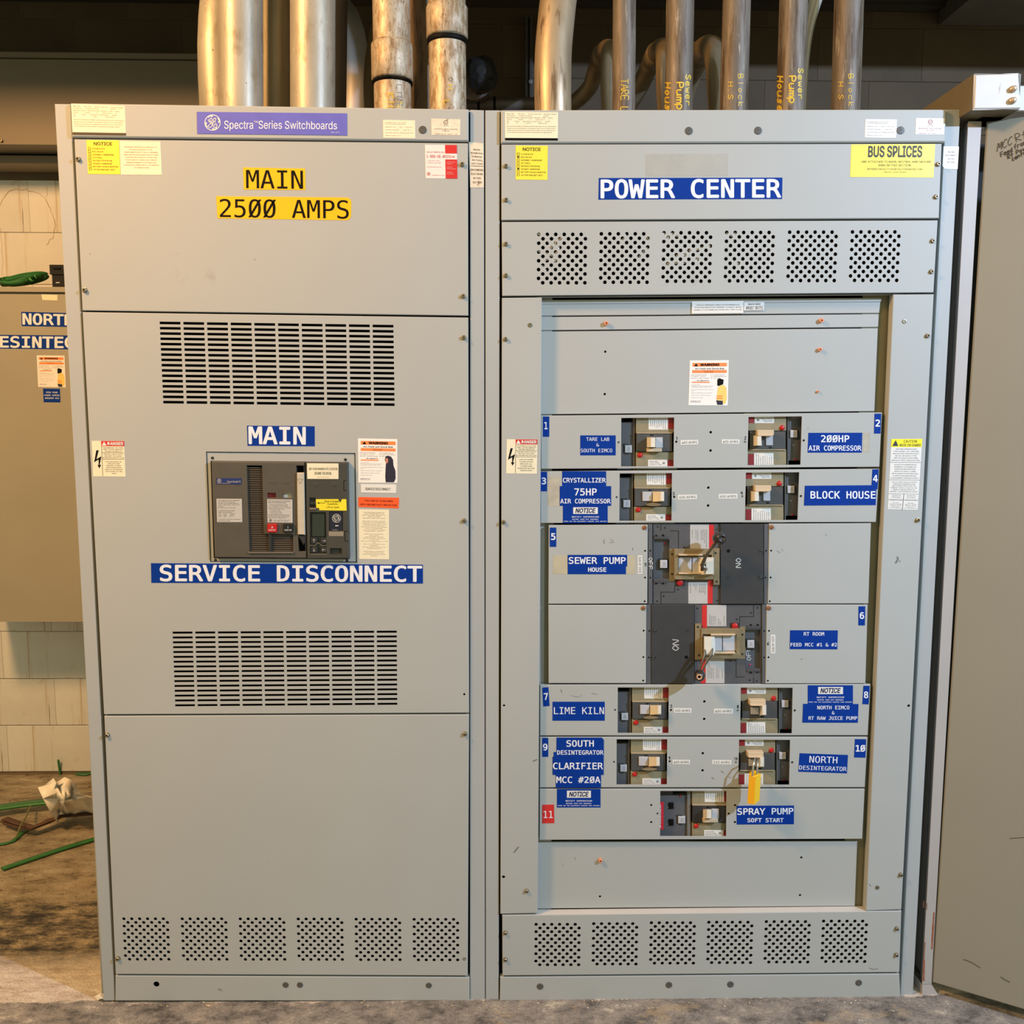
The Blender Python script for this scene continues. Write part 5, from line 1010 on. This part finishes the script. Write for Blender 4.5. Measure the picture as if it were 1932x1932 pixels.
def cylmap(a, d, r):
    """front surface of a near-vertical pipe under a pixel"""
    def f(px, py):
        dr = ray(px, py).normalized(); p0 = C0
        dv = d.normalized(); w0 = p0-a; e = dr-dv*dr.dot(dv); g = w0-dv*w0.dot(dv)
        A = e.dot(e); Bq = 2*e.dot(g); Cq = g.dot(g)-(r*1.012)**2; disc = Bq*Bq-4*A*Cq
        if disc < 0: t = -Bq/(2*A)
        else: t = (-Bq-math.sqrt(disc))/(2*A)
        return p0+dr*t
    return f
def ring(parent, a, d, z0, z1, r, m, nm, taper=.94):
    p0 = a+d*(z0-a.z); h = z1-z0
    return MB().lathe(p0, d, [(r*.93, 0), (r, .004), (r, h-.006), (r*taper, h), (r*.9, h)], 28).build(nm, m, parent)
zat = lambda py, y: P(900, py, y).z
conduit('thick galvanised conduit at the far left of the pipe row, half behind its bright neighbour', 416, 413, 76, .46, ST1, G1, [(415, 195, .46), (413, 150, .46), (412, 90, .46), (414, 40, .46), (420, -40, .50)])
conduit('leftmost front conduit, thick bright bare steel', 455, 454, 82, .32, ST1, G1)
conduit('dim thick conduit behind and between the two bright front ones', 521, 522, 76, .50, galv('dim_conduit', (150, 136, 106)), G1)
conduit('second front conduit, thick bright steel right of the nameplate center', 590, 590, 84, .32, ST1, G1)
conduit('dark conduit half hidden behind the second bright front one', 614, 616, 78, .50, ST4, G1)
o, r, a, d = conduit('stained front conduit with a coupling halfway up its visible length', 741, 738, 70, .33, ST2, G1)
ring(o, a, d, zat(148, .30), zat(76, .30), r*1.115, ST2, 'coupling'); ring(o, a, d, zat(153, .29), zat(147, .29), r*1.09, BLACK, 'dark_joint', 1)
f = cylmap(a, d, r); hand(o, 'KIL', (732, 176), (0, 11), (11, 0), 1.15, 2.0, f, YPEN); hand(o, 'LIME', (749, 160), (0, 9), (9, 0), 1.2, 1.0, f, mat('grey_pen', (120, 110, 100), .6)); hand(o, 'N', (749, 192), (0, 11), (11, 0), 1.15, 2.0, f, YPEN, 'handwriting')
conduit('brown dirty conduit between the two coupled conduits', 790, 790, 74, .50, galv('brown_conduit', (112, 92, 66), [((60, 44, 30), 14, .5, .15, (5, 5, .5))], metal=.2, rough=.6), G1)
o, r, a, d = conduit('stained front conduit with a wide coupling at the top edge of the picture', 845, 843, 70, .33, ST2, G1)
ring(o, a, d, zat(66, .30), zat(4, .30), r*1.115, ST2, 'coupling'); ring(o, a, d, zat(75, .29), zat(65, .29), r*1.08, BLACK, 'dark_joint', 1)
f = cylmap(a, d, r); hand(o, 'O', (846, 146), (0, 8), (8, 0), 1.15, 1.0, f, GREYP); hand(o, 'H', (846, 160), (0, 10), (8, 0), 1.15, 1.6, f, YPEN, 'handwriting'); hand(o, 'L', (838, 190), (0, 10), (10, 0), 1.15, 1.8, f, YPEN, 'handwriting')
# bends standing behind the left group
def arch(lab, pts, wpx, m, grp, coup=None):
    path = []; P3 = [P(*p) for p in pts]
    for i in range(len(P3)-1):
        a, b = P3[i], P3[i+1]; p0 = P3[max(i-1, 0)]; p3 = P3[min(i+2, len(P3)-1)]
        for k in range(8):
            t = k/8; path.append(.5*((2*a)+(b-p0)*t+(2*p0-5*a+4*b-p3)*t*t+(3*a-p0-3*b+p3)*t**3))
    if path[0].z > 2.298: path.insert(0, Vector((path[0].x, path[0].y, 2.297)))
    path.append(P3[-1]); r = wpx*mpx(pts[1][0], pts[1][1], pts[1][2])/2
    o = MB().tube(path, r, 24).build('conduit_bend', m, None); o['label'] = lab; o['category'] = 'pipe'; o['group'] = grp
    for ci in (coup or []):
        ci += 1; p = path[ci]; dd = (path[ci+1]-path[ci-1]).normalized(); MB().lathe(p, dd, [(r*.98, -.03), (r*1.09, -.028), (r*1.09, .03), (r*.98, .032)], 24).build('coupling', m, o)
    return o
G3 = 'curved conduits behind the straight ones'
arch('curved olive conduit leaning right behind the first coupled conduit', [(728, 212, .64), (726, 150, .64), (735, 80, .65), (752, 20, .68), (775, -40, .72)], 80, galv('olive_conduit', (120, 102, 72)), G3)
arch('pale conduit bend between the bright and the coupled conduits', [(670, 214, 1.18), (671, 150, 1.18), (668, 90, 1.2), (656, 40, 1.25), (634, 5, 1.35)], 50, mat('pale_conduit', (206, 202, 196), .5, metal=.2), G3)
conduit_k = arch('thick curved conduit standing left of the power center pipe row', [(1043.5, 216, .33), (1043, 160, .33), (1044, 100, .34), (1048, 50, .35), (1055, -10, .37), (1068, -70, .40)], 69.5, galv('curved_conduit', (176, 156, 128), [((120, 96, 70), 12, .55, .12, (5, 5, .4))], metal=.45), G3)
rows_ = [('L', 1176.5, 1178, 43, 'straight conduit painted TARE in yellow'), ('M', 1280, 1283.5, 52, 'left conduit painted Sewer Pump House in yellow'), ('N', 1384, 1390, 52, 'left conduit painted Block H.S in yellow'), ('O', 1491, 1497.5, 52, 'right conduit painted Sewer Pump House in yellow'), ('Pp', 1595, 1602, 53, 'rightmost conduit, painted Block H.S in yellow')]
for nm, xb, xt, wp, lab in rows_:
    o, r, a, d = conduit(lab, xb, xt, wp, .34, ST3, G2); f = cylmap(a, d, r)
    if nm == 'L': hand(o, 'TARE L', (1172, 149), (0, 8.5), (13, 0), 1.25, 1.5, f, YPEN)
    if nm in 'MO':
        dx = 0 if nm == 'M' else 212; dy = 0 if nm == 'M' else -12
        hand(o, 'Sewer', (1294+dx, 141+dy), (0, 9.5), (9, 0), 1.3, 2.0, f, YPEN); hand(o, 'Pump', (1277+dx, 156+dy), (0, 11), (12, 0), 1.25, 2.6, f, YPEN); hand(o, 'House', (1255+dx, 156+dy), (0, 11), (10, 1), 1.25, 2.6, f, YPEN)
    if nm in ('N', 'Pp'):
        dx = 0 if nm == 'N' else 208
        hand(o, 'Block', (1393+dx, 140), (0, 10), (9, 0), 1.3, 1.3, f, YPEN); hand(o, 'H.S', (1374+dx, 155), (0, 9), (9, 0), 1.3, 1.3, f, YPEN)
arch('dull conduit arching over just left of the TARE conduit', [(1152, 210, .48), (1150, 160, .48), (1150, 112, .50), (1148, 92, .60), (1136, 100, .74), (1124, 130, .84), (1112, 165, .90), (1080, 195, .96), (1030, 212, 1.0)], 34, galv('arch_conduit', (140, 124, 98)), G3, [34])
arch('dull conduit arching over just left of the left Sewer Pump House conduit', [(1260, 210, .48), (1257, 160, .48), (1256, 112, .50), (1252, 92, .60), (1238, 100, .74), (1222, 132, .84), (1206, 165, .90), (1180, 205, .96), (1150, 240, 1.0)], 38, MATS['arch_conduit'], G3, [34])
arch('dull conduit arching over right of the left Sewer Pump House conduit', [(1360, 210, .46), (1357, 160, .46), (1352, 112, .48), (1340, 90, .56), (1322, 100, .70), (1306, 132, .82), (1294, 165, .90), (1280, 205, .96)], 46, MATS['arch_conduit'], G3, [34])
arch('bright conduit bending right behind the right Sewer Pump House conduit', [(1508, 210, .46), (1511, 150, .46), (1515, 100, .46), (1523, 50, .47), (1538, 0, .48), (1560, -50, .5)], 26, galv('bright_bend', (196, 194, 190), metal=.6), G3)
# black wrapped plug, strut and low pipe on the back wall
t = thing('black_plug', 'round black tape-wrapped plug on a pale fitting beside the second coupled conduit', 'plug', P(905, 190, .8))
mb = MB(); c = P(907, 141, .72); rr = random.Random(5); prof = [(.012, .045), (.035, .035), (.052, .015), (.056, -.01), (.05, -.04), (.03, -.05)]
n = 14; vs = []; 
for r_, h in prof:
    for k in range(n):
        g = 2*pi*k/n; q_ = r_*(1+rr.uniform(-.09, .09)); vs.append(c+Vector((q_*cos(g), -h, q_*sin(g))))
fs = [(i*n+k, i*n+(k+1) % n, (i+1)*n+(k+1) % n, (i+1)*n+k) for i in range(len(prof)-1) for k in range(n)]+[tuple(range(n))[::-1], tuple(range((len(prof)-1)*n, len(prof)*n))]
mb.add(vs, fs).build('wrapped_cap', mat('black_tape', (18, 18, 19), .65, var=.3, scale=40, bump=.4), t)
MB().lathe(P(902, 141, .78), (0, 1, 0), [(.034, -.02), (.04, 0), (.04, .25), (.034, .79)], 20).build('stub', ST4, t)
MB().lathe(P(893, 150, .80), (0, 1, 0), [(.052, -.01), (.058, 0), (.058, .02), (.05, .03)], 20).build('flange', mat('dim_grey_fitting', (120, 116, 110), .6), t)
o = MB().tube([P(780, 199, .95), P(1010, 199, .95)], .026, 16).build('wall_pipe', galv('low_pipe', (96, 88, 80), metal=.2), None); o['label'] = 'grey horizontal pipe low on the back wall behind the headers'; o['category'] = 'pipe'
for px_ in (903, 933): MB().lathe(P(px_, 199, .95), (1, 0, 0), [(.027, -.004), (.029, 0), (.027, .004)], 16).build('pipe_band', BLACK, o)
t = thing('wall_strut', 'grey vertical strut fixed to the dark back wall left of the curved conduit', 'strut', (P(998, 184, 1.5).x, 1.5, P(998, 184, 1.5).z))
a = P(990.5, 184, 1.53); b = P(1006, -20, 1.53)
MB().box((a.x, 1.53, a.z), (a.x+.010, WY, 3.09)).box((b.x-.012, 1.53, a.z), (b.x, WY, 3.09)).box((a.x, 1.555, a.z), (b.x, WY, 3.09)).build('channel', mat('strut_grey', (96, 90, 82), .5, metal=.3), t)
MB().lathe(P(1001, 155, 1.53), (0, -1, 0), [(.008, 0), (.008, .01), (.004, .012)], 6, False).build('bolt', PALEG, t)
# ---- dark box hung under the ceiling at the right
a = P(1772, 47, WY-.01)
o = MB().box((a.x, .70, a.z), (a.x+1.3, WY-.01, 3.15)).build('ceiling_duct', mat('duct_dark', (104, 100, 95), .7, var=.12), None); o['label'] = 'dark rectangular duct under the ceiling at the top right corner'; o['category'] = 'duct'
# ================================================================== LEFT BACKGROUND
TAN = mat('tan_grey_paint', (158, 152, 134), .5, var=.05, scale=3, spots=[((100, 84, 58), 26, .76, .04)])
z1, z0_ = P(0, 99, 1.3).z, P(100, 273, 1.3).z
t = thing('wireway', 'long grey steel wireway box high on the wall behind the main section', 'wireway', (-2.2, 1.4, z0_))
zg = P(0, 109, 1.3).z; xr_ = P(420, 120, 1.3).x
MB().box((-4.0, 1.30, z0_), (xr_, WY-.01, zg-.004)).build('trough', mat('shaded_wireway_paint', (118, 110, 94), .55, var=.05, scale=3), t); MB().box((-4.0, 1.292, zg), (xr_, WY-.01, z1)).build('lid', MATS['shaded_wireway_paint'], t)  # grey darkened, shade under the ceiling put into the colour
inst(SCR, 'screw', t, 3, 265, 1.30, 1.2)
for x in (60, 230): pass
z3 = P(0, 308, 1.42).z; o = MB().box((-4.0, 1.42, z3), (xr_, WY-.01, z0_-.01)).build('wall_channel', mat('channel_tan', (120, 108, 86), .5), None); o['label'] = 'narrow dark steel channel just under the wireway'; o['category'] = 'channel'
WC = thing('wall_cabinet', 'tan grey wall cabinet with blue NORTH DESINTEGRATOR labels', 'electrical cabinet', P(100, 1173, 1.25))
YW = 1.25; xl, xr2 = P(-110, 600, YW).x, P(330, 600, YW).x; zt_, zb_ = P(60, 541.5, YW).z, P(80, 1173, YW).z
MB().box((xl, YW+.02, zb_), (xr2, WY-.001, zt_-.004)).build('body', TAN, WC)
MB().box((xl-.005, YW-.006, P(60, 551, YW).z), (xr2+.005, WY-.001, zt_)).build('lid', TAN, WC)
MB().box((xl, YW, zb_), (xr2, YW+.02, P(60, 555, YW).z)).build('door', TAN, WC)
big(WC, [(40, 588.2), (147, 591), (147, 617.2), (41, 615.3)], YW, BLUE, [('NORTH', [(42, 590.5), (139, 593), (139, 614.5), (42.5, 612.8)])], BLUEW, off=.03)
big(WC, [(-27, 631.5), (252, 634), (252, 660.5), (-27, 657.5)], YW, BLUE, [('DESINTEGRATOR', [(-22, 633.5), (246, 636), (246, 658.5), (-22, 656)])], BLUEW, off=.03)
label(WC, [(78, 555.3), (108.5, 556.5), (108.3, 567), (80, 566)], YW, CREAM, 'blank_sticker')
warning(WC, [(69.3, 670.4), (121.7, 671), (124.2, 731), (72, 730)], YW, '4 cal/cm^2', 'yellow', 0)
q = [(81, 733), (113, 733.5), (114, 759.3), (82.3, 759)]; l = label(WC, q, YW, BLUE, 'feed_label'); para(l, ['FEED FROM', 'POWER CENTER', 'BREAKER #10'], sub(q, .05, .15, .96, .78), YW-.0009, BLUEW, fnt='mono', off=.02, cap=.7)
# things on the wall cabinet
GRN = mat('green_strap_plastic', (54, 120, 62), .4, var=.12, scale=30)
o = MB()
def ribbon(mb, pts, w_, th=.0015, up_=Vector((0, 0, 1))):
    pts = [Vector(p) for p in pts]; L = []; Rr = []
    for i, p in enumerate(pts):
        t_ = (pts[min(i+1, len(pts)-1)]-pts[max(i-1, 0)]).normalized(); s_ = t_.cross(up_).normalized() if t_.cross(up_).length > .1 else Vector((1, 0, 0))
        L.append(p+s_*w_/2); Rr.append(p-s_*w_/2)
    n = len(pts); nn = Vector((0, 0, th)) if up_.z else Vector((0, -th, 0))
    mb.add(L+Rr+[v+nn for v in L]+[v+nn for v in Rr], [(i, i+1, n+i+1, n+i) for i in range(n-1)]+[(2*n+i, 3*n+i, 3*n+i+1, 2*n+i+1) for i in range(n-1)]+[(i, 2*n+i, 2*n+i+1, i+1) for i in range(n-1)]+[(n+i, n+i+1, 3*n+i+1, 3*n+i) for i in range(n-1)], True)
base = P(38, 541, YW+.06); base.z = zt_
for k in range(5):                                       # loops of strap lying in a loose coil
    cx_, rz, rx = base.x-.01+k*.006, .020+.004*(k % 3), .055+.006*k
    pts = [Vector((cx_+rx*cos(g)*1.0, base.y+.035*sin(g*1.0)+.01*k-.02, zt_+.026+rz*sin(g+.5*k)*.75+.006*k*.5)) for g in [2*pi*i/28 for i in range(29)]]
    ribbon(o, pts, .016, .0015, Vector((0, 1, .3)).normalized())
ribbon(o, [Vector((base.x-.09-.05*i, base.y-.02, zt_+.016+.004*sin(i))) for i in range(6)], .016, .002, Vector((0, 1, .2)).normalized())
o = o.build('strap_coil', GRN, None); o['label'] = 'coil of glossy green plastic strap on top of the wall cabinet'; o['category'] = 'strap'
t = thing('control_module', 'small black electrical module standing on the wall cabinet by the corner post', 'module', (P(108, 540, YW+.05).x, YW+.08, zt_))
a = P(97.5, 540, YW+.05); b = P(128, 500, YW+.05); zm = P(100, 518, YW+.05).z
MB().box((a.x+.003, YW+.05, zt_), (b.x, YW+.12, zm)).build('lower_housing', INTERIOR, t); MB().box((a.x-.002, YW+.044, zm), (b.x, YW+.12, b.z)).build('upper_housing', INTERIOR, t)
MB().box((a.x+.012, YW+.038, zm+.02), (a.x+.04, YW+.044, b.z-.012)).build('socket_frame', BLACK, t); MB().box((a.x+.018, YW+.046, zt_+.02), (a.x+.032, YW+.049, zt_+.024)).build('metal_tab', PALEG, t)
# cracked paint line on the wall
mb = MB(); f = lambda x, y_: P(x, y_, WY-.0008)
rr = random.Random(8)
for pts, w_ in (([(-4, 396), (4, 378), (14, 364), (22, 359), (32, 357), (41, 359), (50, 357), (58, 361), (68, 363), (76, 366), (83, 372), (90, 384), (95, 392), (99, 404), (103, 416), (105, 425), (101, 438), (99, 450), (92, 456), (88, 462)], .8), ([(86, 372), (89, 364), (88, 352)], .5), ([(1, 430), (2, 450), (3, 470), (5, 500), (4, 520)], .6)):
    p2 = []
    for p_, q_ in zip(pts, pts[1:]): p2 += [p_, ((p_[0]+q_[0])/2+rr.uniform(-1.6, 1.6), (p_[1]+q_[1])/2+rr.uniform(-1.6, 1.6))]
    p2.append(pts[-1])
    for i in range(0, len(p2)-1, 3): stroke(mb, p2[i:i+4], w_*rr.uniform(.5, 1.5), f)
cr = mb.build('paint_crack', mat('crack_brown', (176, 150, 112), .9), wall)
# ---- rubbish on the floor behind, left
def fl(px_, py_, z=0.0): return Pz(px_, py_, z)
def strap(lab, pts, wd, m=None, th=.003, nm='strap_offcut', z=.004):
    mb = MB(); ribbon(mb, [fl(x, y, z if len(p_) < 3 else p_[2]) for p_ in pts for x, y in (p_[:2],)], wd, th)
    o = mb.build(nm, m or GRN, None); o['label'] = lab; o['category'] = 'strap'; o['group'] = 'green strap offcuts on the floor'; return o
strap('wide green strap running from the left edge into the crumpled white sheet', [(-60, 1536, .03), (0, 1526, .03), (40, 1520, .03), (88, 1515, .03)], .045, th=.010)
strap('long straight green strap slanting up to the corner post', [(4, 1641), (60, 1622), (120, 1602), (190, 1581)], .022, th=.006)
strap('short thin green strap near the left edge beside the cardboard', [(-30, 1597), (10, 1592), (24, 1588), (42, 1572), (56, 1562)], .016)
strap('short green strap lying against the wall foot by the corner post', [(146, 1459), (160, 1461), (178, 1457)], .03)
o = MB().tube([fl(116, 1460)+Vector((0, -.01, 0)), P(110, 1434, WY-.02)], .005, 8).build('plant_stem', GRN, None); o['label'] = 'thin green stem leaning against the foot of the wall'; o['category'] = 'stem'
o = MB().tube([fl(58, 1520, .04), fl(50, 1540, .06), fl(38, 1560, .05), fl(30, 1582, .01)], .003, 8).build('loose_wire', mat('wire_green_brown', (110, 110, 60), .5), None); o['label'] = 'thin looped wire between the wide green strap and the short one'; o['category'] = 'wire'
CARD = mat('wet_cardboard', (84, 56, 36), .7, var=.12, scale=20)
t = thing('cardboard_strip', 'bent brown strip of torn cardboard under the crumpled sheet', 'cardboard', fl(60, 1560))
for k, (dy, dz) in enumerate(((0, .0), (-4, .012), (4, .006))):
    mb = MB(); ribbon(mb, [fl(6+3*k, 1549+dy, .01+dz), fl(34, 1557+dy*.7, .02+dz), fl(62, 1563+dy*.3, .025+dz), fl(90, 1551+dy*.3, .03+dz), fl(116, 1541, .03+dz), fl(176, 1536, .02+dz)], .025, .004); mb.build('ply', CARD, t)
SHEET = mat('crumpled_white_film', (246, 240, 226), .4, var=.03)
t = thing('crumpled_sheet', 'crumpled white plastic sheet on the muddy floor beside the corner post', 'sheet', fl(130, 1540))
outl = [(73, 1490, .10), (84, 1482, .16), (101, 1468, .22), (103, 1478, .18), (122, 1466, .23), (136, 1472, .22), (146, 1484, .18), (152, 1497, .14), (174, 1503, .12), (200, 1505, .10), (200, 1536, .03), (172, 1538, .02), (150, 1537, .02), (130, 1547, .0), (118, 1544, .0), (108, 1540, .01), (96, 1526, .03), (84, 1510, .06)]
rr = random.Random(11); cpt = (122, 1510, .16); vs = [fl(*cpt)]; rings_ = 5; n = len(outl)
for k in range(1, rings_+1):
    for i, (x, y, z) in enumerate(outl):
        t_ = k/rings_; jx = rr.uniform(-2, 2)*(t_ < 1); jz = rr.uniform(-.014, .014)*(t_ < 1)
        vs.append(fl(cpt[0]+(x-cpt[0])*t_+jx, cpt[1]+(y-cpt[1])*t_+jx*.6, max(.002, cpt[2]+(z-cpt[2])*t_+jz)))
fs = [(0, 1+i, 1+(i+1) % n) for i in range(n)]+[(1+(k-1)*n+i, 1+k*n+i, 1+k*n+(i+1) % n, 1+(k-1)*n+(i+1) % n) for k in range(1, rings_) for i in range(n)]
mb = MB(); mb.add(vs, fs, True); mb.build('film', SHEET, t)
mb = MB(); ribbon(mb, [fl(88, 1482, .19), fl(97, 1500, .17), fl(104, 1520, .12), fl(112, 1540, .04)], .06, .002, Vector((.5, -.6, .6)).normalized()); mb.build('fold', SHEET, t)
t = thing('paper_scrap', 'torn white paper scrap at the foot of the left corner post', 'paper', fl(188, 1884))
MB().add([fl(178, 1880, .004), fl(190, 1873, .02), fl(205, 1878, .008), fl(203, 1886, .003), fl(190, 1884, .014), fl(184, 1888, .002)], [(0, 1, 4, 5), (1, 2, 3, 4)], False).build('scrap', WHITE, t)
mb = MB(); rr = random.Random(21)
for i in range(90):
    x, y = rr.uniform(-40, 190), rr.uniform(1462, 1700); p_ = fl(x, y, .002); s_ = rr.uniform(.003, .012)
    mb.add([p_+Vector((rr.uniform(-s_, s_), rr.uniform(-s_, s_), rr.uniform(0, .006))) for _ in range(3)], [(0, 1, 2)])
o = mb.build('leaf_litter', mat('litter_brown', (96, 66, 40), .8, var=.3, scale=60), None, kind='stuff'); o['label'] = 'brown leaf crumbs scattered on the muddy floor'; o['category'] = 'litter'
mb = MB()
for i in range(160):
    x, y = rr.uniform(180, 1760), 1888+abs(rr.gauss(0, 9)); p_ = fl(x, min(y, 1931), .001); s_ = rr.uniform(.001, .0035)
    mb.add([p_+Vector((rr.uniform(-s_, s_)*2, rr.uniform(-s_, s_), rr.uniform(0, s_))) for _ in range(4)], [(0, 1, 2), (0, 2, 3), (1, 3, 2)])
o = mb.build('grit', mat('pale_grit', (206, 188, 160), .8), None, kind='stuff'); o['label'] = 'pale grit along the foot of the switchboard'; o['category'] = 'grit'
# ================================================================== RIGHT: MOTOR CONTROL CABINET
CREAMP = mat('chipped_cream_paint', (200, 194, 184), .5, var=.05, scale=12, spots=[((128, 78, 50), 7, .70, .06, (4, 4, .8)), ((70, 44, 30), 70, .78, .03)])
MP = mat('motor_cabinet_paint', (172, 166, 158), .5, var=.04, scale=5, spots=[((170, 96, 62), 5, .72, .05, (5, 5, .5)), ((60, 40, 30), 60, .80, .02)])
DOORP = mat('door_olive_grey', (146, 145, 133), .5, var=.04, scale=2.5, spots=[((126, 90, 64), 6, .76, .05, (1, 1, 2)), ((60, 52, 40), 34, .80, .02, (1, 1, 2.5))])
MCC = thing('motor_control_cabinet', 'olive grey motor control cabinet at the right edge with its tall door swung open', 'electrical cabinet', P(1790, 1884, 0))
ym = .012
a_t = P(1827, 229, ym); a_b = P(1747, 1855, ym); b_t = P(1852, 229, ym); b_b = P(1757.5, 1855, ym); g_t = P(1815, 229, ym); g_b = P(1731, 1855, ym)
xa = (g_t.x+g_b.x)/2+.01; xb = (b_t.x+b_b.x)/2; ztp = P(1840, 229, ym).z; zfo = P(1745, 1857, ym).z
a_b = P(1740, 1855, ym)
MB().add([Vector((a_b.x, ym, zfo)), Vector((b_b.x, ym, zfo)), Vector((b_t.x, ym, ztp)), Vector((a_t.x, ym, ztp)), Vector((P(1734, 1855, ym+.06).x, ym+.06, zfo)), Vector((P(1818, 229, ym+.06).x, ym+.06, ztp)), Vector((b_b.x, ym+.03, zfo)), Vector((b_t.x, ym+.03, ztp)), Vector((P(1734, 1855, ym+.06).x, ym+.55, zfo)), Vector((P(1818, 229, ym+.06).x, ym+.55, ztp))],
         [(0, 1, 2, 3), (4, 0, 3, 5), (1, 6, 7, 2), (3, 2, 7, 5), (1, 0, 4, 6), (8, 4, 5, 9)]).build('front_post', MP, MCC)
MB().box((xa, ym+.5, 0), (xa+.9, ym+.55, ztp)).box((xb+.03, ym+.03, .09), (xa+.9, ym+.5, .10)).box((xb+.03, ym+.2, .1), (xa+.9, ym+.21, ztp)).build('dark_compartment', INTERIOR, MCC)
c0 = P(1732, 1884, ym); c1 = P(1768, 1884, ym)
MB().add([Vector((a_b.x, ym-.001, zfo)), Vector((b_b.x, ym-.001, zfo)), Vector((c1.x, ym-.004, 0)), Vector((a_b.x-.0, ym-.004, 0)), Vector((a_b.x, ym+.4, zfo)), Vector((a_b.x, ym+.4, 0)), Vector((b_b.x, ym+.4, zfo)), Vector((c1.x, ym+.4, 0))],
         [(3, 2, 1, 0), (3, 0, 4, 5), (1, 2, 7, 6)]).build('plinth', MP, MCC)
mb = MB(); f = lambda x, y_: P(x, y_, ym-.0005)
for pts, w_ in (([(1745.5, 1778), (1744, 1800), (1743, 1822)], 1.4), ([(1743.6, 1812), (1743, 1835), (1742.6, 1850)], 3.0), ([(1762.3, 1722), (1760.5, 1750), (1758.3, 1790)], 2.4), ([(1760.8, 1745), (1759, 1775)], 3.2), ([(1743, 1700), (1742, 1712)], 1.2), ([(1749, 1704), (1748.6, 1716)], .9)): stroke(mb, pts, w_, f)
mb.build('rust_streak', mat('rust', (150, 84, 56), .8, var=.25, scale=90), MCC)
MB().box((b_b.x+.005, ym+.05, 0), (xa+.9, ym+.06, .10)).build('toe_panel', DOORP, MCC)
hb = P(1758, 1854, ym); ht = P(1861, 229.5, ym); ang = radians(33); dw = .62; dd = Vector((cos(ang), -sin(ang), 0)); nn = Vector((sin(ang), cos(ang), 0))
hx = (hb+ht)/2; v0 = Vector((hb.x, ym, hb.z)); v3 = Ppl(1861, 229.5, v0, nn); th = .022
vs = [v0, v0+dd*dw, v3+dd*dw, v3]; vs2 = [v+nn*th for v in vs]; ins_ = []
cen = sum(vs, Vector())/4
for i in range(4):
    p_ = vs[i]; ins_.append(p_+((vs[i-1]-p_).normalized()+(vs[(i+1) % 4]-p_).normalized())*.004)
vsb = [v+nn*.004 for v in vs]
MB().add(ins_+vsb+vs2, [(0, 1, 2, 3)]+[f_ for i in range(4) for f_ in ((4+i, 4+(i+1) % 4, (i+1) % 4, i), (8+i, 8+(i+1) % 4, 4+(i+1) % 4, 4+i))]+[(11, 10, 9, 8)]).build('door', DOORP, MCC)
dmap = lambda x, y_: Ppl(x, y_, v0-nn*.0006, nn)
PEN = mat('black_marker', (36, 30, 28), .6)
dparent = [c_ for c_ in MCC.children if c_.name.startswith('door')][0]
hand(dparent, 'MCC', (1881, 286), (8.5, -4.2), (2.2, -16), 1.15, 1.2, dmap, PEN); hand(dparent, 'Rt', (1918, 268), (10, -4), (-3, -14), 1.2, 1.2, dmap, PEN)
hand(dparent, 'Feed', (1889, 296), (4.8, -2.2), (-1.5, -8), 1.22, 1.5, dmap, PEN); hand(dparent, 'from', (1914, 282), (4.8, -2.2), (-1, -9), 1.22, 1.3, dmap, PEN)
hand(dparent, 'Rt', (1902, 300), (4.8, -2.2), (-1.5, -8), 1.22, 1.5, dmap, PEN); hand(dparent, 'Pow', (1918, 291), (5, -2.4), (-1, -7), 1.22, 1.4, dmap, PEN)
hand(dparent, 'center', (1910, 304), (4.4, -2.4), (-1, -7), 1.22, 1.5, dmap, PEN)
mb = MB()
for pts, w_ in (([(1818, 1810), (1826, 1813), (1835, 1817), (1849, 1826)], 1.0), ([(1888, 1843), (1895, 1848), (1905, 1853)], 1.1), ([(1905, 1582), (1920, 1581), (1935, 1580)], .8), ([(1825, 252), (1826, 256)], 1)):
    stroke(mb, pts, w_, dmap)
mb.build('scratch', PEN, dparent)
mb = MB(); mb.lathe(P(1855, 240, ym)+Vector((0, .01, 0)), (1, 0, 0), [(.004, -.012), (.004, .014)], 8); mb.build('hinge_pin', PALEG, MCC)
# cream box on top of the cabinet
TB = thing('top_box', 'chipped cream steel box end with two bolts above the open cabinet door', 'junction box', P(1838, 207, -.06))
q = [(1839, 139.5), (1923.5, 137.3), (1927.5, 205.5), (1836, 207)]
c = [P(x, y, -.06) for x, y in q]; xL = (c[0].x+c[3].x)/2; xR = (c[1].x+c[2].x)/2; zT = (c[0].z+c[1].z)/2; zB = (c[2].z+c[3].z)/2
MB().box((xL, -.058, zB), (xR, 1.2, zT)).build('duct_side', mat('shaded_beige_enamel', (112, 100, 74), .5, var=.04), TB)  # beige darkened, shade from above put into the colour
MB().quad([(1839, 139.5), (1923.5, 137.3), (1927.5, 205.5), (1836, 207)], -.061, -.058, .004).build('end_plate', CREAMP, TB)
MB().box((xR, -.052, P(1930, 206, -.06).z), (xR+.4, -.04, P(1930, 160, -.06).z)).build('side_flange', CREAMP, TB)
for x, y in ((1910.3, 168.8), (1909.3, 190.6)): MB().lathe(P(x, y, -.061), (0, -1, 0), [(.0080, 0), (.0080, .004), (.0062, .0045), (.0062, .011), (.0048, .013), (.0001, .013)], 10).build('bolt', mat('pale_bolt', (196, 176, 150), .4, metal=.5), TB)
MB().box((P(1816, 212, .1).x, .0, zB), (xR, 1.2, zB+.004)).build('bottom_plate', mat('shaded_beige_enamel', (112, 100, 74)), TB)
